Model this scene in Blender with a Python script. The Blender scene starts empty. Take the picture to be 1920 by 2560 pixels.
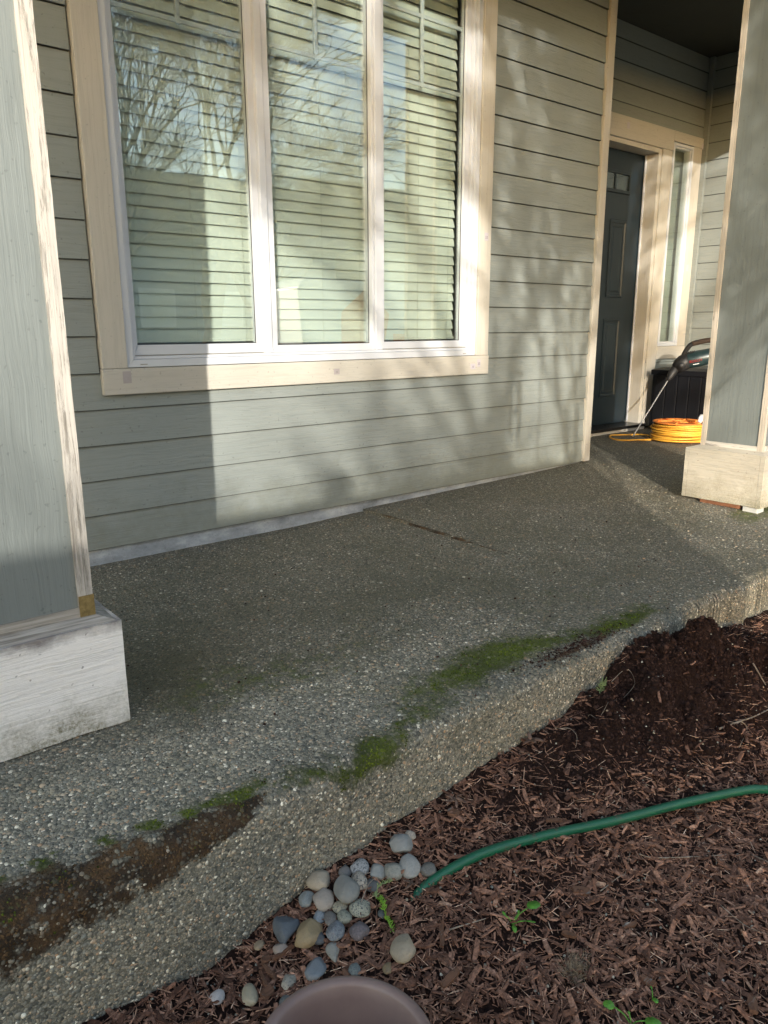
import bpy, bmesh, math, random
import numpy as np
from mathutils import Vector, Matrix, noise
S=bpy.context.scene; C=S.collection
random.seed(7); RG=np.random.default_rng(7)
# ------------------------------------------------------------------ camera, sky, sun, exposure
EYE=.83
cd=bpy.data.cameras.new('camera'); cam=bpy.data.objects.new('camera',cd); C.objects.link(cam); S.camera=cam
cd.sensor_fit='VERTICAL'; cd.sensor_height=36; cd.lens=36*1867.6/2560; cd.clip_start=.02; cd.clip_end=1200
ya,pi_,ro=math.radians(39.146),math.radians(13.846),math.radians(-.1986)
f=Vector((math.sin(ya)*math.cos(pi_),math.cos(ya)*math.cos(pi_),-math.sin(pi_))); r=Vector((math.cos(ya),-math.sin(ya),0)); u=r.cross(f)
r2=r*math.cos(ro)+u*math.sin(ro); u2=-r*math.sin(ro)+u*math.cos(ro)
cam.matrix_world=Matrix(((r2.x,u2.x,-f.x,0),(r2.y,u2.y,-f.y,0),(r2.z,u2.z,-f.z,EYE),(0,0,0,1)))
SUNEL=math.radians(12.6); SUNAZ=math.radians(36.64)      # light travels towards +x+y, downwards
w=bpy.data.worlds.new('World'); S.world=w; w.use_nodes=True
nt=w.node_tree; sky=nt.nodes.new('ShaderNodeTexSky'); sky.sky_type='NISHITA'; sky.sun_disc=False
sky.sun_elevation=SUNEL; sky.sun_rotation=SUNAZ+math.pi; sky.air_density=1.1; sky.dust_density=1.2; sky.ozone_density=1.0
bg=nt.nodes['Background']; bg.inputs[1].default_value=.15; nt.links.new(sky.outputs[0],bg.inputs[0])
ld=bpy.data.lights.new('sun','SUN'); ld.energy=2.0; ld.angle=math.radians(.5); ld.color=(1,.945,.85)
sun=bpy.data.objects.new('sun',ld); C.objects.link(sun)
sd=Vector((math.sin(SUNAZ)*math.cos(SUNEL),math.cos(SUNAZ)*math.cos(SUNEL),-math.sin(SUNEL)))
sun.rotation_euler=sd.to_track_quat('-Z','Y').to_euler()
S.view_settings.view_transform='Standard'; S.view_settings.look='None'; S.view_settings.gamma=1; S.view_settings.use_curve_mapping=False
S.view_settings.exposure=1.86
# ------------------------------------------------------------------ helpers
class MB:
    def __init__(s): s.v=[]; s.f=[]
    def add(s,vs,fs):
        n=len(s.v); s.v+= [tuple(v) for v in vs]; s.f+=[tuple(i+n for i in q) for q in fs]; return s
    def box(s,x0,x1,y0,y1,z0,z1):
        return s.add([(x,y,z) for x in (x0,x1) for y in (y0,y1) for z in (z0,z1)],[(0,1,3,2),(4,6,7,5),(0,4,5,1),(2,3,7,6),(0,2,6,4),(1,5,7,3)])
    def prism(s,poly,axis,a,b):   # poly: 2D points in the two other axes
        n=len(poly)
        def P(p,c):
            l=list(p); l.insert(axis,c); return tuple(l)
        vs=[P(p,a) for p in poly]+[P(p,b) for p in poly]
        return s.add(vs,[tuple(range(n))[::-1],tuple(range(n,2*n))]+[(i,(i+1)%n,n+(i+1)%n,n+i) for i in range(n)])
    def tube(s,pts,rad,n=8,cap=True):
        pts=[Vector(p) for p in pts]
        if not hasattr(rad,'__len__'): rad=[rad]*len(pts)
        b=len(s.v); ref=None
        for i,p in enumerate(pts):
            d=(pts[min(i+1,len(pts)-1)]-pts[max(i-1,0)]).normalized()
            if ref is None: ref=d.orthogonal().normalized()
            ref=(ref-d*ref.dot(d)).normalized(); q=d.cross(ref)
            for k in range(n):
                a=2*math.pi*k/n; s.v.append(tuple(p+(ref*math.cos(a)+q*math.sin(a))*rad[i]))
        for i in range(len(pts)-1):
            for k in range(n):
                s.f.append((b+i*n+k,b+i*n+(k+1)%n,b+(i+1)*n+(k+1)%n,b+(i+1)*n+k))
        if cap: s.f.append(tuple(b+k for k in range(n))[::-1]); s.f.append(tuple(b+(len(pts)-1)*n+k for k in range(n)))
        return s
    def lathe(s,prof,c=(0,0,0),n=48,wob=0):
        b=len(s.v)
        for (rr,z) in prof:
            for k in range(n):
                a=2*math.pi*k/n; q=rr*(1+wob*math.sin(3*a)); s.v.append((c[0]+q*math.cos(a),c[1]+q*math.sin(a),c[2]+z))
        for i in range(len(prof)-1):
            for k in range(n): s.f.append((b+i*n+k,b+i*n+(k+1)%n,b+(i+1)*n+(k+1)%n,b+(i+1)*n+k))
        return s
    def mesh(s,name):
        m=bpy.data.meshes.new(name); m.from_pydata(s.v,[],s.f)
        bm=bmesh.new(); bm.from_mesh(m); bmesh.ops.recalc_face_normals(bm,faces=bm.faces); bm.to_mesh(m); bm.free(); return m
def tag(o,label=None,cat=None,group=None,kind=None):
    if label: o['label']=label
    if cat: o['category']=cat
    if group: o['group']=group
    if kind: o['kind']=kind
    return o
def link(name,mesh,mat=None,parent=None,smooth=False,bev=0):
    o=bpy.data.objects.new(name,mesh); C.objects.link(o)
    if mat and not mesh.materials: mesh.materials.append(mat)
    if parent:
        o.parent=parent; o.matrix_parent_inverse=Matrix.Translation(-parent.location) if parent.type=='EMPTY' else Matrix.Identity(4)
    if smooth: mesh.polygons.foreach_set('use_smooth',[True]*len(mesh.polygons))
    if bev:
        m=o.modifiers.new('bevel','BEVEL'); m.width=bev; m.segments=2; m.limit_method='ANGLE'; m.angle_limit=.6
    return o
def B(name,mb,mat,parent=None,smooth=False,bev=0): return link(name,mb.mesh(name),mat,parent,smooth,bev)
def bx(name,mat,parent,*d,bev=.0015): return B(name,MB().box(*d),mat,parent,bev=bev)
def empty(name,loc,label,cat,group=None):
    o=bpy.data.objects.new(name,None); C.objects.link(o); o.location=loc; o.empty_display_size=.05; return tag(o,label,cat,group)
def fast(name,V,T,mat,parent=None,attrs=None,smooth=False):
    V=np.ascontiguousarray(V,np.float32); T=np.ascontiguousarray(T,np.int32); k=T.shape[1]
    m=bpy.data.meshes.new(name); m.vertices.add(len(V)); m.vertices.foreach_set('co',V.ravel())
    m.loops.add(T.size); m.loops.foreach_set('vertex_index',T.ravel()); m.polygons.add(len(T))
    m.polygons.foreach_set('loop_start',np.arange(0,T.size,k,dtype=np.int32)); m.update(calc_edges=True); m.validate()
    for n,a in (attrs or {}).items():
        at=m.attributes.new(n,'FLOAT','POINT'); at.data.foreach_set('value',np.ascontiguousarray(a,np.float32))
    if smooth: m.polygons.foreach_set('use_smooth',[True]*len(m.polygons))
    return link(name,m,mat,parent)
# ---- node helper
class N:
    def __init__(s,name,base=(.5,.5,.5),rough=.6,spec=.4,metal=0):
        s.m=bpy.data.materials.new(name); s.m.use_nodes=True; s.t=s.m.node_tree; s.b=s.t.nodes['Principled BSDF']
        s.b.inputs['Base Color'].default_value=(*base,1); s.b.inputs['Roughness'].default_value=rough; s.b.inputs['Specular IOR Level'].default_value=spec; s.b.inputs['Metallic'].default_value=metal
        s.h=None
    def n(s,ty,**k):
        x=s.t.nodes.new('ShaderNode'+ty)
        for a,v in k.items():
            if a in x.inputs.keys(): s.set(x.inputs[a],v)
            else: setattr(x,a,v)
        return x
    def set(s,sock,v):
        if isinstance(v,bpy.types.NodeSocket): s.t.links.new(v,sock)
        else:
            if hasattr(sock.default_value,'__len__') and not hasattr(v,'__len__'): v=(v,v,v)
            if hasattr(v,'__len__') and len(v)==3 and sock.type=='RGBA': v=(*v,1)
            sock.default_value=v
    def pos(s,sc=(1,1,1),obj=False):
        g=s.n('TexCoord').outputs['Object'] if obj else s.n('NewGeometry').outputs['Position']
        m=s.n('Mapping'); s.set(m.inputs[0],g); m.inputs['Scale'].default_value=sc; return m.outputs[0]
    def noise(s,vec,scale=1,detail=3,rough=.5,dist=0,out=0):
        x=s.n('TexNoise',Scale=scale,Detail=detail,Roughness=rough,Distortion=dist); s.set(x.inputs['Vector'],vec); return x.outputs[out]
    def ramp(s,fac,stops,interp='LINEAR'):
        x=s.n('ValToRGB'); e=x.color_ramp; e.interpolation=interp
        while len(e.elements)<len(stops): e.elements.new(.5)
        for q,(p,c) in zip(e.elements,stops): q.position=p; q.color=(*(c if hasattr(c,'__len__') else (c,c,c)),1)
        s.set(x.inputs[0],fac); return x.outputs[0]
    def mix(s,fac,a,b,mode='MIX'):
        x=s.n('Mix',data_type='RGBA',blend_type=mode); s.set(x.inputs[0],fac); s.set(x.inputs[6],a); s.set(x.inputs[7],b); return x.outputs[2]
    def math(s,op,a,b=0,c=0,clamp=False):
        x=s.n('Math',operation=op,use_clamp=clamp); s.set(x.inputs[0],a); s.set(x.inputs[1],b); s.set(x.inputs[2],c); return x.outputs[0]
    def attr(s,n): return s.n('Attribute',attribute_name=n).outputs['Fac']
    def base(s,c): s.set(s.b.inputs['Base Color'],c); return s
    def rough(s,c): s.set(s.b.inputs['Roughness'],c); return s
    def bump(s,h,dist=.001,strength=1):
        x=s.n('Bump',Strength=strength,Distance=dist); s.set(x.inputs['Height'],h)
        if s.h: s.set(x.inputs['Normal'],s.h)
        s.h=x.outputs[0]; s.set(s.b.inputs['Normal'],s.h); return s
def sep(n,vec,k):
    x=n.n('SeparateXYZ'); n.set(x.inputs[0],vec); return x.outputs[k]
# ------------------------------------------------------------------ materials
def wood_paint(name,base,grain,rough=.55,gd=.0012,var=.12,dirt=None,spots=True,lap=False):
    """painted fibre cement board with embossed wood grain; grain = axis the grain runs along"""
    n=N(name,base,rough,.35)
    sc={'x':(3,3,150),'z':(110,110,2.2),'y':(60,3,150)}[grain]
    wv=n.noise(n.pos((2.2,2.2,2.2)),1,2,.5)
    p=n.pos(sc)
    off=n.n('VectorMath',operation='ADD'); n.set(off.inputs[0],p); sc2=n.n('VectorMath',operation='SCALE'); n.set(sc2.inputs[0],n.noise(n.pos((6,6,6)),1,2,.5,out=1)); sc2.inputs[3].default_value={'x':3.2,'y':3.2,'z':1.6}[grain]; n.set(off.inputs[1],sc2.outputs[0])
    g=n.noise(off.outputs[0],1,3,.62,.4)
    big=n.noise(n.pos((1.7,1.7,1.7)),1,5,.6)
    dark=tuple(c*(1-var) for c in base); light=tuple(min(1,c*(1+var)) for c in base)
    col=n.ramp(big,[(.3,dark),(.7,light)])
    col=n.mix(n.ramp(g,[(.35,.22),(.5,0)]),col,tuple(c*.62 for c in base))
    if spots:
        sp=n.noise(n.pos((90,90,90)),1,1,.5); col=n.mix(n.ramp(sp,[(.70,0),(.76,.5)]),col,tuple(c*.55 for c in base))
    if dirt:
        z=sep(n,n.pos(),2)
        d=n.math('ADD',n.ramp(n.math('DIVIDE',z,dirt[0]),[(0,1),(1,0)]),n.math('MULTIPLY',n.math('SUBTRACT',n.noise(n.pos((9,9,9)),1,8,.75),.5),1.6),clamp=True)
        col=n.mix(n.ramp(d,[(.45,0),(.95,dirt[2])]),col,dirt[1])
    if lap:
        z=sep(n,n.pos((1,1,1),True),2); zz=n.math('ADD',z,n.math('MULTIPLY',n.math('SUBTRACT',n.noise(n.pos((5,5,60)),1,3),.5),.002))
        col=n.mix(n.ramp(n.math('DIVIDE',zz,.14),[(0,1),(.005,.9),(.018,0),(.872,0),(.888,.85),(1,.85)]),col,(.022,.024,.022))  # dark lines painted at both lap edges for lap shadow and edge dirt
    n.base(col); n.bump(g,gd,.9); n.bump(n.noise(n.pos((300,300,300)),1,2),.0002,.5)
    return n.m
SID=(.232,.251,.235)
M={}
M['siding']=wood_paint('siding_paint',SID,'x',.55,.0022,.07,dirt=(.42,(.16,.165,.13),.55))
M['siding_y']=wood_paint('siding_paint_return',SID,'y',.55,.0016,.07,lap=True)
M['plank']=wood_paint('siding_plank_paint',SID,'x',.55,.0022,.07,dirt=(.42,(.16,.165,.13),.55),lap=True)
M['panel']=wood_paint('column_panel_paint',(.172,.190,.182),'z',.5,.0016,.07)
M['trim']=wood_paint('beige_trim',(.475,.44,.378),'z',.5,.0013,.05)
M['trimx']=wood_paint('beige_trim_grain_across',(.475,.44,.378),'x',.5,.0016,.06)
def weathered(name,grain='z',paint=(.66,.63,.58),amount=.5):
    n=N(name,paint,.75,.2)
    sc={'z':(140,140,4),'x':(5,140,140),'y':(140,5,140)}[grain]
    g=n.noise(n.pos(sc),1,5,.7,.5); pat=n.noise(n.pos({'z':(26,26,5),'x':(5,26,26),'y':(26,5,26)}[grain]),1,8,.75)
    woodc=n.ramp(g,[(.3,(.13,.115,.095)),(.5,(.30,.275,.24)),(.7,(.45,.42,.38))])
    m=n.ramp(n.math('ADD',n.math('MULTIPLY',pat,.7),n.math('MULTIPLY',g,.3)),[(amount-.03,1),(amount+.03,0)])
    col=n.mix(m,n.ramp(g,[(.35,tuple(c*.75 for c in paint)),(.55,paint)]),woodc)
    n.base(col); n.bump(g,.0016,1); n.bump(m,.0008,1); n.m.name=name; return n.m
M['weath']=weathered('peeling_white_trim','z',(.45,.415,.37),.47)
M['weath_far']=weathered('chalky_beige_trim','z',(.52,.455,.375),.40)
M['weathx']=weathered('worn_base_trim','y',(.58,.54,.48),.47)
def plinth_mat(name,base,h):
    n=N(name,base,.65,.25); p=n.pos(); z=sep(n,p,2)
    off=n.n('VectorMath',operation='ADD'); n.set(off.inputs[0],n.pos((7,7,210))); n.set(off.inputs[1],n.noise(n.pos((9,9,9)),3,2,.5,out=1))
    g=n.noise(off.outputs[0],1,3,.6,.7)
    fine=n.noise(n.pos((160,160,160)),1,4,.7); blot=n.noise(n.pos((10,10,14)),1,8,.72)
    col=n.mix(n.ramp(g,[(.38,.35),(.52,0)]),base,tuple(c*.62 for c in base))
    low=n.ramp(n.math('ADD',n.math('DIVIDE',z,h),n.math('MULTIPLY',n.math('SUBTRACT',blot,.5),1.0)),[(0,1),(.42,0)])
    col=n.mix(n.math('MULTIPLY',low,n.ramp(fine,[(.35,.95),(.62,.35)])),col,(.17,.155,.09))
    hi=n.ramp(n.math('ADD',n.math('DIVIDE',z,h),n.math('MULTIPLY',n.math('SUBTRACT',blot,.5),.35)),[(.88,0),(1,.85)])
    col=n.mix(hi,col,(.14,.12,.115))
    sp=n.noise(n.pos((55,55,55)),1,2); col=n.mix(n.ramp(sp,[(.69,0),(.73,.7)]),col,(.2,.17,.15))
    n.base(col); n.bump(g,.0022,1); n.bump(fine,.0004,.6); return n.m
M['plinth']=plinth_mat('grimy_cream_board',(.80,.765,.72),.24)
M['plinth_r']=plinth_mat('cream_board',(.47,.425,.345),.40)
M['ledge']=weathered('mossy_grey_ledge','x',(.25,.22,.16),.62)
def simple(name,c,rough=.5,spec=.4,var=.1,sc=8,bumpd=.0003,metal=0,obj=False):
    n=N(name,c,rough,spec,metal); x=n.noise(n.pos((sc,)*3,obj),1,6,.65)
    n.base(n.ramp(x,[(.3,tuple(k*(1-var) for k in c)),(.7,tuple(min(1,k*(1+var)) for k in c))])); n.bump(n.noise(n.pos((sc*18,)*3,obj),1,3),bumpd,.6)
    n.rough(n.math('ADD',n.math('MULTIPLY',x,.2),rough-.1)); return n.m
M['vinyl']=simple('white_vinyl',(.54,.55,.575),.35,.5,.04,5,.0001)
M['vinyl_dk']=simple('grimy_track',(.30,.28,.24),.6,.3,.2,30)
M['seal']=simple('dark_gasket',(.05,.05,.05),.5,.3)
M['slat']=simple('cream_slat',(.58,.59,.54),.45,.4,.04,3,.00015)
M['cord']=simple('blind_cord',(.5,.5,.44),.8,.1)
M['door']=wood_paint('navy_door_paint',(.010,.020,.028),'z',.38,.0009,.15,spots=False)
M['black']=simple('black_sill',(.012,.012,.013),.3,.5,.3,20)
M['boxp']=wood_paint('black_resin','' or (.008,.0085,.011),'z',.42,.0012,.2,spots=False)
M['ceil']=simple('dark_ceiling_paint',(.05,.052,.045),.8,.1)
M['room']=simple('room_wall',(.25,.23,.2),.8,.1)
M['metal']=simple('steel',(.42,.41,.39),.35,.5,.1,30,metal=1)
M['rubber']=simple('black_rubber',(.018,.018,.019),.5,.4,.3,40,.0005)
M['tool']=simple('dark_green_shell',(.018,.035,.038),.35,.5,.25,30,.0003)
M['brownhandle']=simple('dusty_handle',(.06,.042,.032),.7,.2,.35,50)
M['orange']=simple('orange_disc',(.80,.24,.045),.5,.4,.15,30,.0006)
M['yellow']=simple('yellow_cord',(.70,.36,.045),.45,.4,.12,60)
M['red']=simple('red_print',(.30,.015,.012),.5,.3)
M['whitep']=simple('white_print',(.6,.6,.6),.5,.3)
M['shim']=simple('reddish_wood_shim',(.17,.075,.04),.8,.2,.3,60)
M['whitecaulk']=simple('white_foam_block',(.42,.42,.40),.8,.2,.1,60,.001)
M['sticker']=simple('grey_pad',(.36,.32,.31),.6,.3,.05,40)
M['stickerl']=simple('lilac_pad',(.46,.42,.45),.6,.3,.05,40)
M['mark']=simple('grey_print',(.17,.15,.15),.6,.3)
M['nail']=simple('nail_hole',(.12,.10,.08),.8,.1)
# concrete stem wall
n=N('stem_wall_concrete',(.33,.35,.37),.85,.2)
a=n.noise(n.pos((6,6,12)),1,9,.72); b=n.noise(n.pos((70,70,70)),1,4,.7)
c=n.ramp(a,[(.3,(.16,.172,.185)),(.5,(.28,.30,.325)),(.72,(.46,.48,.50))]); c=n.mix(n.ramp(b,[(.58,0),(.68,.55)]),c,(.13,.135,.14))
n.base(c); n.bump(b,.002,1); M['stem']=n.m
# glass
def glass(name,tint,ior=1.62):
    m=bpy.data.materials.new(name); m.use_nodes=True; t=m.node_tree; t.nodes.clear()
    o=t.nodes.new('ShaderNodeOutputMaterial'); mx=t.nodes.new('ShaderNodeMixShader'); tr=t.nodes.new('ShaderNodeBsdfTransparent'); gl=t.nodes.new('ShaderNodeBsdfGlossy'); fr=t.nodes.new('ShaderNodeFresnel')
    ge=t.nodes.new('ShaderNodeNewGeometry'); mm=t.nodes.new('ShaderNodeMix'); mm.data_type='FLOAT'
    mm.inputs[2].default_value=ior; mm.inputs[3].default_value=1/ior; t.links.new(ge.outputs['Backfacing'],mm.inputs[0]); t.links.new(mm.outputs[0],fr.inputs[0])
    tr.inputs[0].default_value=(*tint,1); gl.inputs[1].default_value=.004; gl.inputs[0].default_value=(1,1,1,1)
    bp=t.nodes.new('ShaderNodeBump'); bp.inputs['Strength'].default_value=.14; bp.inputs['Distance'].default_value=.004
    nz=t.nodes.new('ShaderNodeTexNoise'); nz.inputs['Scale'].default_value=3.0; nz.inputs['Detail'].default_value=1; t.links.new(ge.outputs['Position'],nz.inputs['Vector']); t.links.new(nz.outputs[0],bp.inputs['Height']); t.links.new(bp.outputs[0],gl.inputs['Normal'])
    t.links.new(fr.outputs[0],mx.inputs[0]); t.links.new(tr.outputs[0],mx.inputs[1]); t.links.new(gl.outputs[0],mx.inputs[2]); t.links.new(mx.outputs[0],o.inputs[0]); return m
M['glass']=glass('window_glass',(.93,.965,.94),2.0); M['glass_clear']=glass('door_glass',(.85,.9,.88),1.5)
# exposed aggregate
def agg(name,peb):
    n=N(name,(.2,.2,.18),.78,.25)
    G,Br,D=n.attr('moss'),n.attr('rust'),n.attr('damp')
    P=n.pos(); nz=n.noise(n.pos((60,60,60)),1,6,.75); nb=n.noise(n.pos((3.2,3.2,3.2)),1,7,.65); nm=n.noise(n.pos((17,17,17)),1,6,.7)
    pebc=[(0,(.050,.052,.050)),(.18,(.105,.103,.094)),(.40,(.165,.160,.140)),(.56,(.215,.20,.168)),(.68,(.27,.235,.185)),(.77,(.175,.182,.172)),(.87,(.30,.28,.235)),(.915,(.34,.22,.14)),(.96,(.46,.43,.37)),(1,(.72,.69,.62))]
    if peb:
        col=n.ramp(n.attr('rnd'),pebc); hgt=nz
        col=n.mix(n.ramp(nz,[(.4,.35),(.65,0)]),col,(.10,.098,.082))
    else:
        v1=n.n('TexVoronoi',feature='F1',Scale=190.); n.set(v1.inputs['Vector'],P); v2=n.n('TexVoronoi',feature='DISTANCE_TO_EDGE',Scale=190.); n.set(v2.inputs['Vector'],P)
        rr=sep(n,v1.outputs['Color'],0); col=n.ramp(rr,pebc)
        e=n.ramp(v2.outputs['Distance'],[(0.02,1),(.16,0)]); col=n.mix(n.math('MULTIPLY',e,.8),col,(.085,.082,.068))
        n.bump(v2.outputs['Distance'],.004,.8)
    # damp / grime over large areas
    dm=n.math('ADD',D,n.math('MULTIPLY',n.math('SUBTRACT',n.math('ADD',n.math('MULTIPLY',nb,.65),n.math('MULTIPLY',nm,.35)),.5),2.6),clamp=True)
    col=n.mix(n.math('MULTIPLY',dm,.74),col,(.040,.040,.021),'MIX')
    col=n.mix(1,col,(1.25,1.20,1.08),'MULTIPLY'); pale=n.ramp(n.math('SUBTRACT',nb,D),[(.20,0),(.55,.6)]); col=n.mix(pale,col,n.mix(1,col,(1.45,1.43,1.38),'MULTIPLY'))
    gm=n.ramp(n.math('ADD',n.math('MULTIPLY',G,1.5),n.math('MULTIPLY',n.math('SUBTRACT',n.math('MULTIPLY',n.math('ADD',nz,nm),.5),.5),2.4)),[(.26,0),(.80,.95 if not peb else .8)])
    col=n.mix(gm,col,n.ramp(n.math('ADD',n.math('MULTIPLY',nz,.5),n.math('MULTIPLY',nb,.5)),[(.34,(.035,.044,.013)),(.50,(.082,.102,.018)),(.62,(.15,.18,.025))]))
    bm=n.ramp(n.math('ADD',n.math('MULTIPLY',Br,1.35),n.math('MULTIPLY',n.math('SUBTRACT',n.math('MULTIPLY',n.math('ADD',nz,nm),.5),.5),2.2)),[(.36,0),(.72,.95 if not peb else .55)])
    col=n.mix(bm,col,n.ramp(nm,[(.36,(.022,.016,.010)),(.50,(.062,.036,.019)),(.64,(.15,.082,.034))]))
    streak=n.noise(n.pos((75,1,3)),1,3,.6); col=n.mix(n.math('MULTIPLY',n.attr('streak'),n.ramp(streak,[(.5,0),(.62,.85)])),col,(.012,.014,.010))
    n.base(col); n.bump(nz,.0012,.8); n.bump(n.math('MULTIPLY',n.math('MAXIMUM',gm,bm),n.noise(n.pos((260,260,260)),1,4,.8)),.005,1)
    n.rough(n.ramp(dm,[(0,.8),(1,.5)])); return n.m
M['agg']=agg('exposed_aggregate',False); M['pebble']=agg('aggregate_pebble',True)
# soil, mulch
n=N('dark_soil',(.03,.02,.015),.95,.1)
a=n.noise(n.pos((45,45,45)),1,9,.8); b=n.noise(n.pos((160,160,160)),1,6,.8)
n.base(n.ramp(b,[(.3,(0.01638,0.009262,0.00702)),(.55,(0.0389,0.02038,0.01492)),(.75,(0.08702,0.04816,0.0351))])); n.bump(a,.012,1); n.bump(b,.005,1); M['soil']=n.m
n=N('bark_mulch',(.08,.05,.035),.85,.15)
g=n.noise(n.pos((150,150,150)),1,4,.7)
c=n.ramp(n.attr('rnd'),[(0,(0.1037,0.04964,0.03278)),(.3,(0.2297,0.115,0.07376)),(.6,(0.4,0.2058,0.1311)),(.82,(0.5628,0.3026,0.1947)),(.95,(0.7702,0.4661,0.297)),(1,(1.037,0.7263,0.5122))])
n.base(n.mix(n.ramp(g,[(.38,.6),(.6,0)]),c,(.02,.012,.009))); n.bump(g,.0015,1); M['chip']=n.m
M['bark']=weathered('bark_piece','x',(.17,.085,.05),.42); 
n=N('straw_twig',(.28,.21,.15),.8,.2); n.base(n.ramp(n.noise(n.pos((40,40,40)),1,3),[(.3,(.16,.11,.075)),(.7,(.40,.33,.25))])); M['twig']=n.m
n=N('dry_leaf',(.2,.12,.08),.8,.15); n.base(n.ramp(n.noise(n.pos((90,90,90)),1,4),[(.3,(.09,.05,.035)),(.7,(.27,.17,.12))])); M['dryleaf']=n.m
n=N('crumb_soil',(.015,.009,.007),.95,.1); n.base(n.ramp(n.attr('rnd'),[(0,(0.01584,0.00836,0.00648)),(.7,(0.044,0.0228,0.01656)),(1,(0.088,0.04712,0.03456))])); M['crumb']=n.m
n=N('moss_tuft',(.06,.1,.01),.9,.1); n.base(n.ramp(n.attr('rnd'),[(0,(.035,.043,.010)),(.5,(.11,.14,.017)),(1,(.25,.29,.035))])); M['moss']=n.m
n=N('rust_moss',(.08,.05,.02),.95,.1); n.base(n.ramp(n.attr('rnd'),[(0,(.03,.028,.014)),(.4,(.085,.052,.028)),(.8,(.16,.095,.045)),(1,(.23,.15,.07))])); M['rmoss']=n.m
# stones
n=N('river_stone',(.3,.3,.3),.7,.3)
oi=n.n('ObjectInfo'); a=n.noise(n.pos((35,35,35),True),1,6,.65); s1=n.n('TexVoronoi',Scale=1.); n.set(s1.inputs['Vector'],n.pos((330,330,330),True)); s2=n.noise(n.pos((300,300,300),True),1,4,.7)
c=n.mix(n.ramp(a,[(.32,.45),(.68,0)]),oi.outputs['Color'],n.mix(1,oi.outputs['Color'],(.6,.58,.56),'MULTIPLY'))
c=n.mix(n.math('MULTIPLY',n.ramp(s2,[(.52,0),(.60,1)]),oi.outputs['Alpha']),c,(.06,.065,.07)); c=n.mix(n.math('MULTIPLY',n.ramp(s2,[(.34,1),(.42,0)]),n.math('MULTIPLY',oi.outputs['Alpha'],.6)),c,(.5,.49,.46))
c=n.mix(n.ramp(n.noise(n.pos((60,60,60),True),1,7,.8),[(.5,0),(.72,.45)]),c,(.13,.115,.10)); n.base(c); n.bump(a,.004,.8); n.bump(n.noise(n.pos((400,400,400),True),1,3),.0006,.7); M['stone']=n.m
# hose, pot, leaves
n=N('green_hose',(.02,.16,.10),.38,.45); d=n.ramp(n.noise(n.pos((30,30,30)),1,6,.75),[(.56,0),(.66,.8)])
wv=n.n('TexWave',wave_type='BANDS',bands_direction='X',Scale=260.); n.set(wv.inputs['Vector'],n.pos())
n.base(n.mix(d,(.010,.110,.055),(.10,.075,.055))); n.bump(wv.outputs['Fac'],.0006,.6); M['hose']=n.m
n=N('mauve_plastic',(.20,.135,.115),.42,.4); a=n.noise(n.pos((9,9,9)),1,5,.6)
n.base(n.ramp(a,[(.3,(.17,.112,.098)),(.7,(.235,.165,.14))])); n.rough(n.ramp(a,[(.3,.35),(.7,.5)])); n.bump(n.noise(n.pos((200,200,200)),1,2),.0003,.4); M['pot']=n.m
def leafm(name,c):
    n=N(name,c,.5,.4); n.base(n.ramp(n.noise(n.pos((80,80,80)),1,4),[(.3,tuple(k*.7 for k in c)),(.7,tuple(k*1.25 for k in c))])); n.b.inputs['Subsurface Weight'].default_value=.0; return n.m
M['leaf']=leafm('weed_leaf',(.10,.27,.03)); M['sedum']=leafm('sedum_green',(.20,.36,.035)); M['straw']=leafm('dry_grass',(.26,.19,.12)); M['palesprig']=leafm('pale_sprig',(.24,.30,.12))
n=N('tree_bark',(.1,.085,.07),.9,.15); n.base(n.ramp(n.noise(n.pos((20,20,4)),1,5),[(.3,(.055,.045,.038)),(.7,(.15,.125,.105))])); M['treebark']=n.m
# ------------------------------------------------------------------ terrain functions
EX=[-2,.2,.45,.6,.71,.955,1.34,1.6,1.75,1.9,2.06,2.6,8]; EZ=[-.27,-.25,-.285,-.25,-.215,-.19,-.15,-.125,-.085,-.10,-.14,-.145,-.15]
def ground(x,y):
    x=np.asarray(x,float); y=np.asarray(y,float)
    e=np.interp(x,EX,EZ); t=np.clip((1.06-y)/.45,0,1); t=t*t*(3-2*t)
    return e*(1-t)-.26*t
def nfield(x,y,s,seed=0,oct_=4):
    x=np.asarray(x).ravel(); y=np.asarray(y).ravel()
    return np.array([noise.fractal(Vector((a*s+seed,b*s,seed)),1.,2.,oct_) for a,b in zip(x,y)])
def sm(a,b,x): t=np.clip((x-a)/(b-a),0,1); return t*t*(3-2*t)
FY=1.06
def ztop(x,y):
    return -.010*sm(2.3,2.6,y)*(1-sm(1.6,2.05,x))+(.045*np.clip((x-2.06)/1.64,0,1)+.012*(x>2.06)*np.clip((y-1.6)/.6,0,1)*(1-np.clip((x-2.1)/1.2,0,1)))*np.clip((y-1.2)/1.2,0,1)
def rad(x): return .048-.022*sm(.5,1.3,x)
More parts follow.
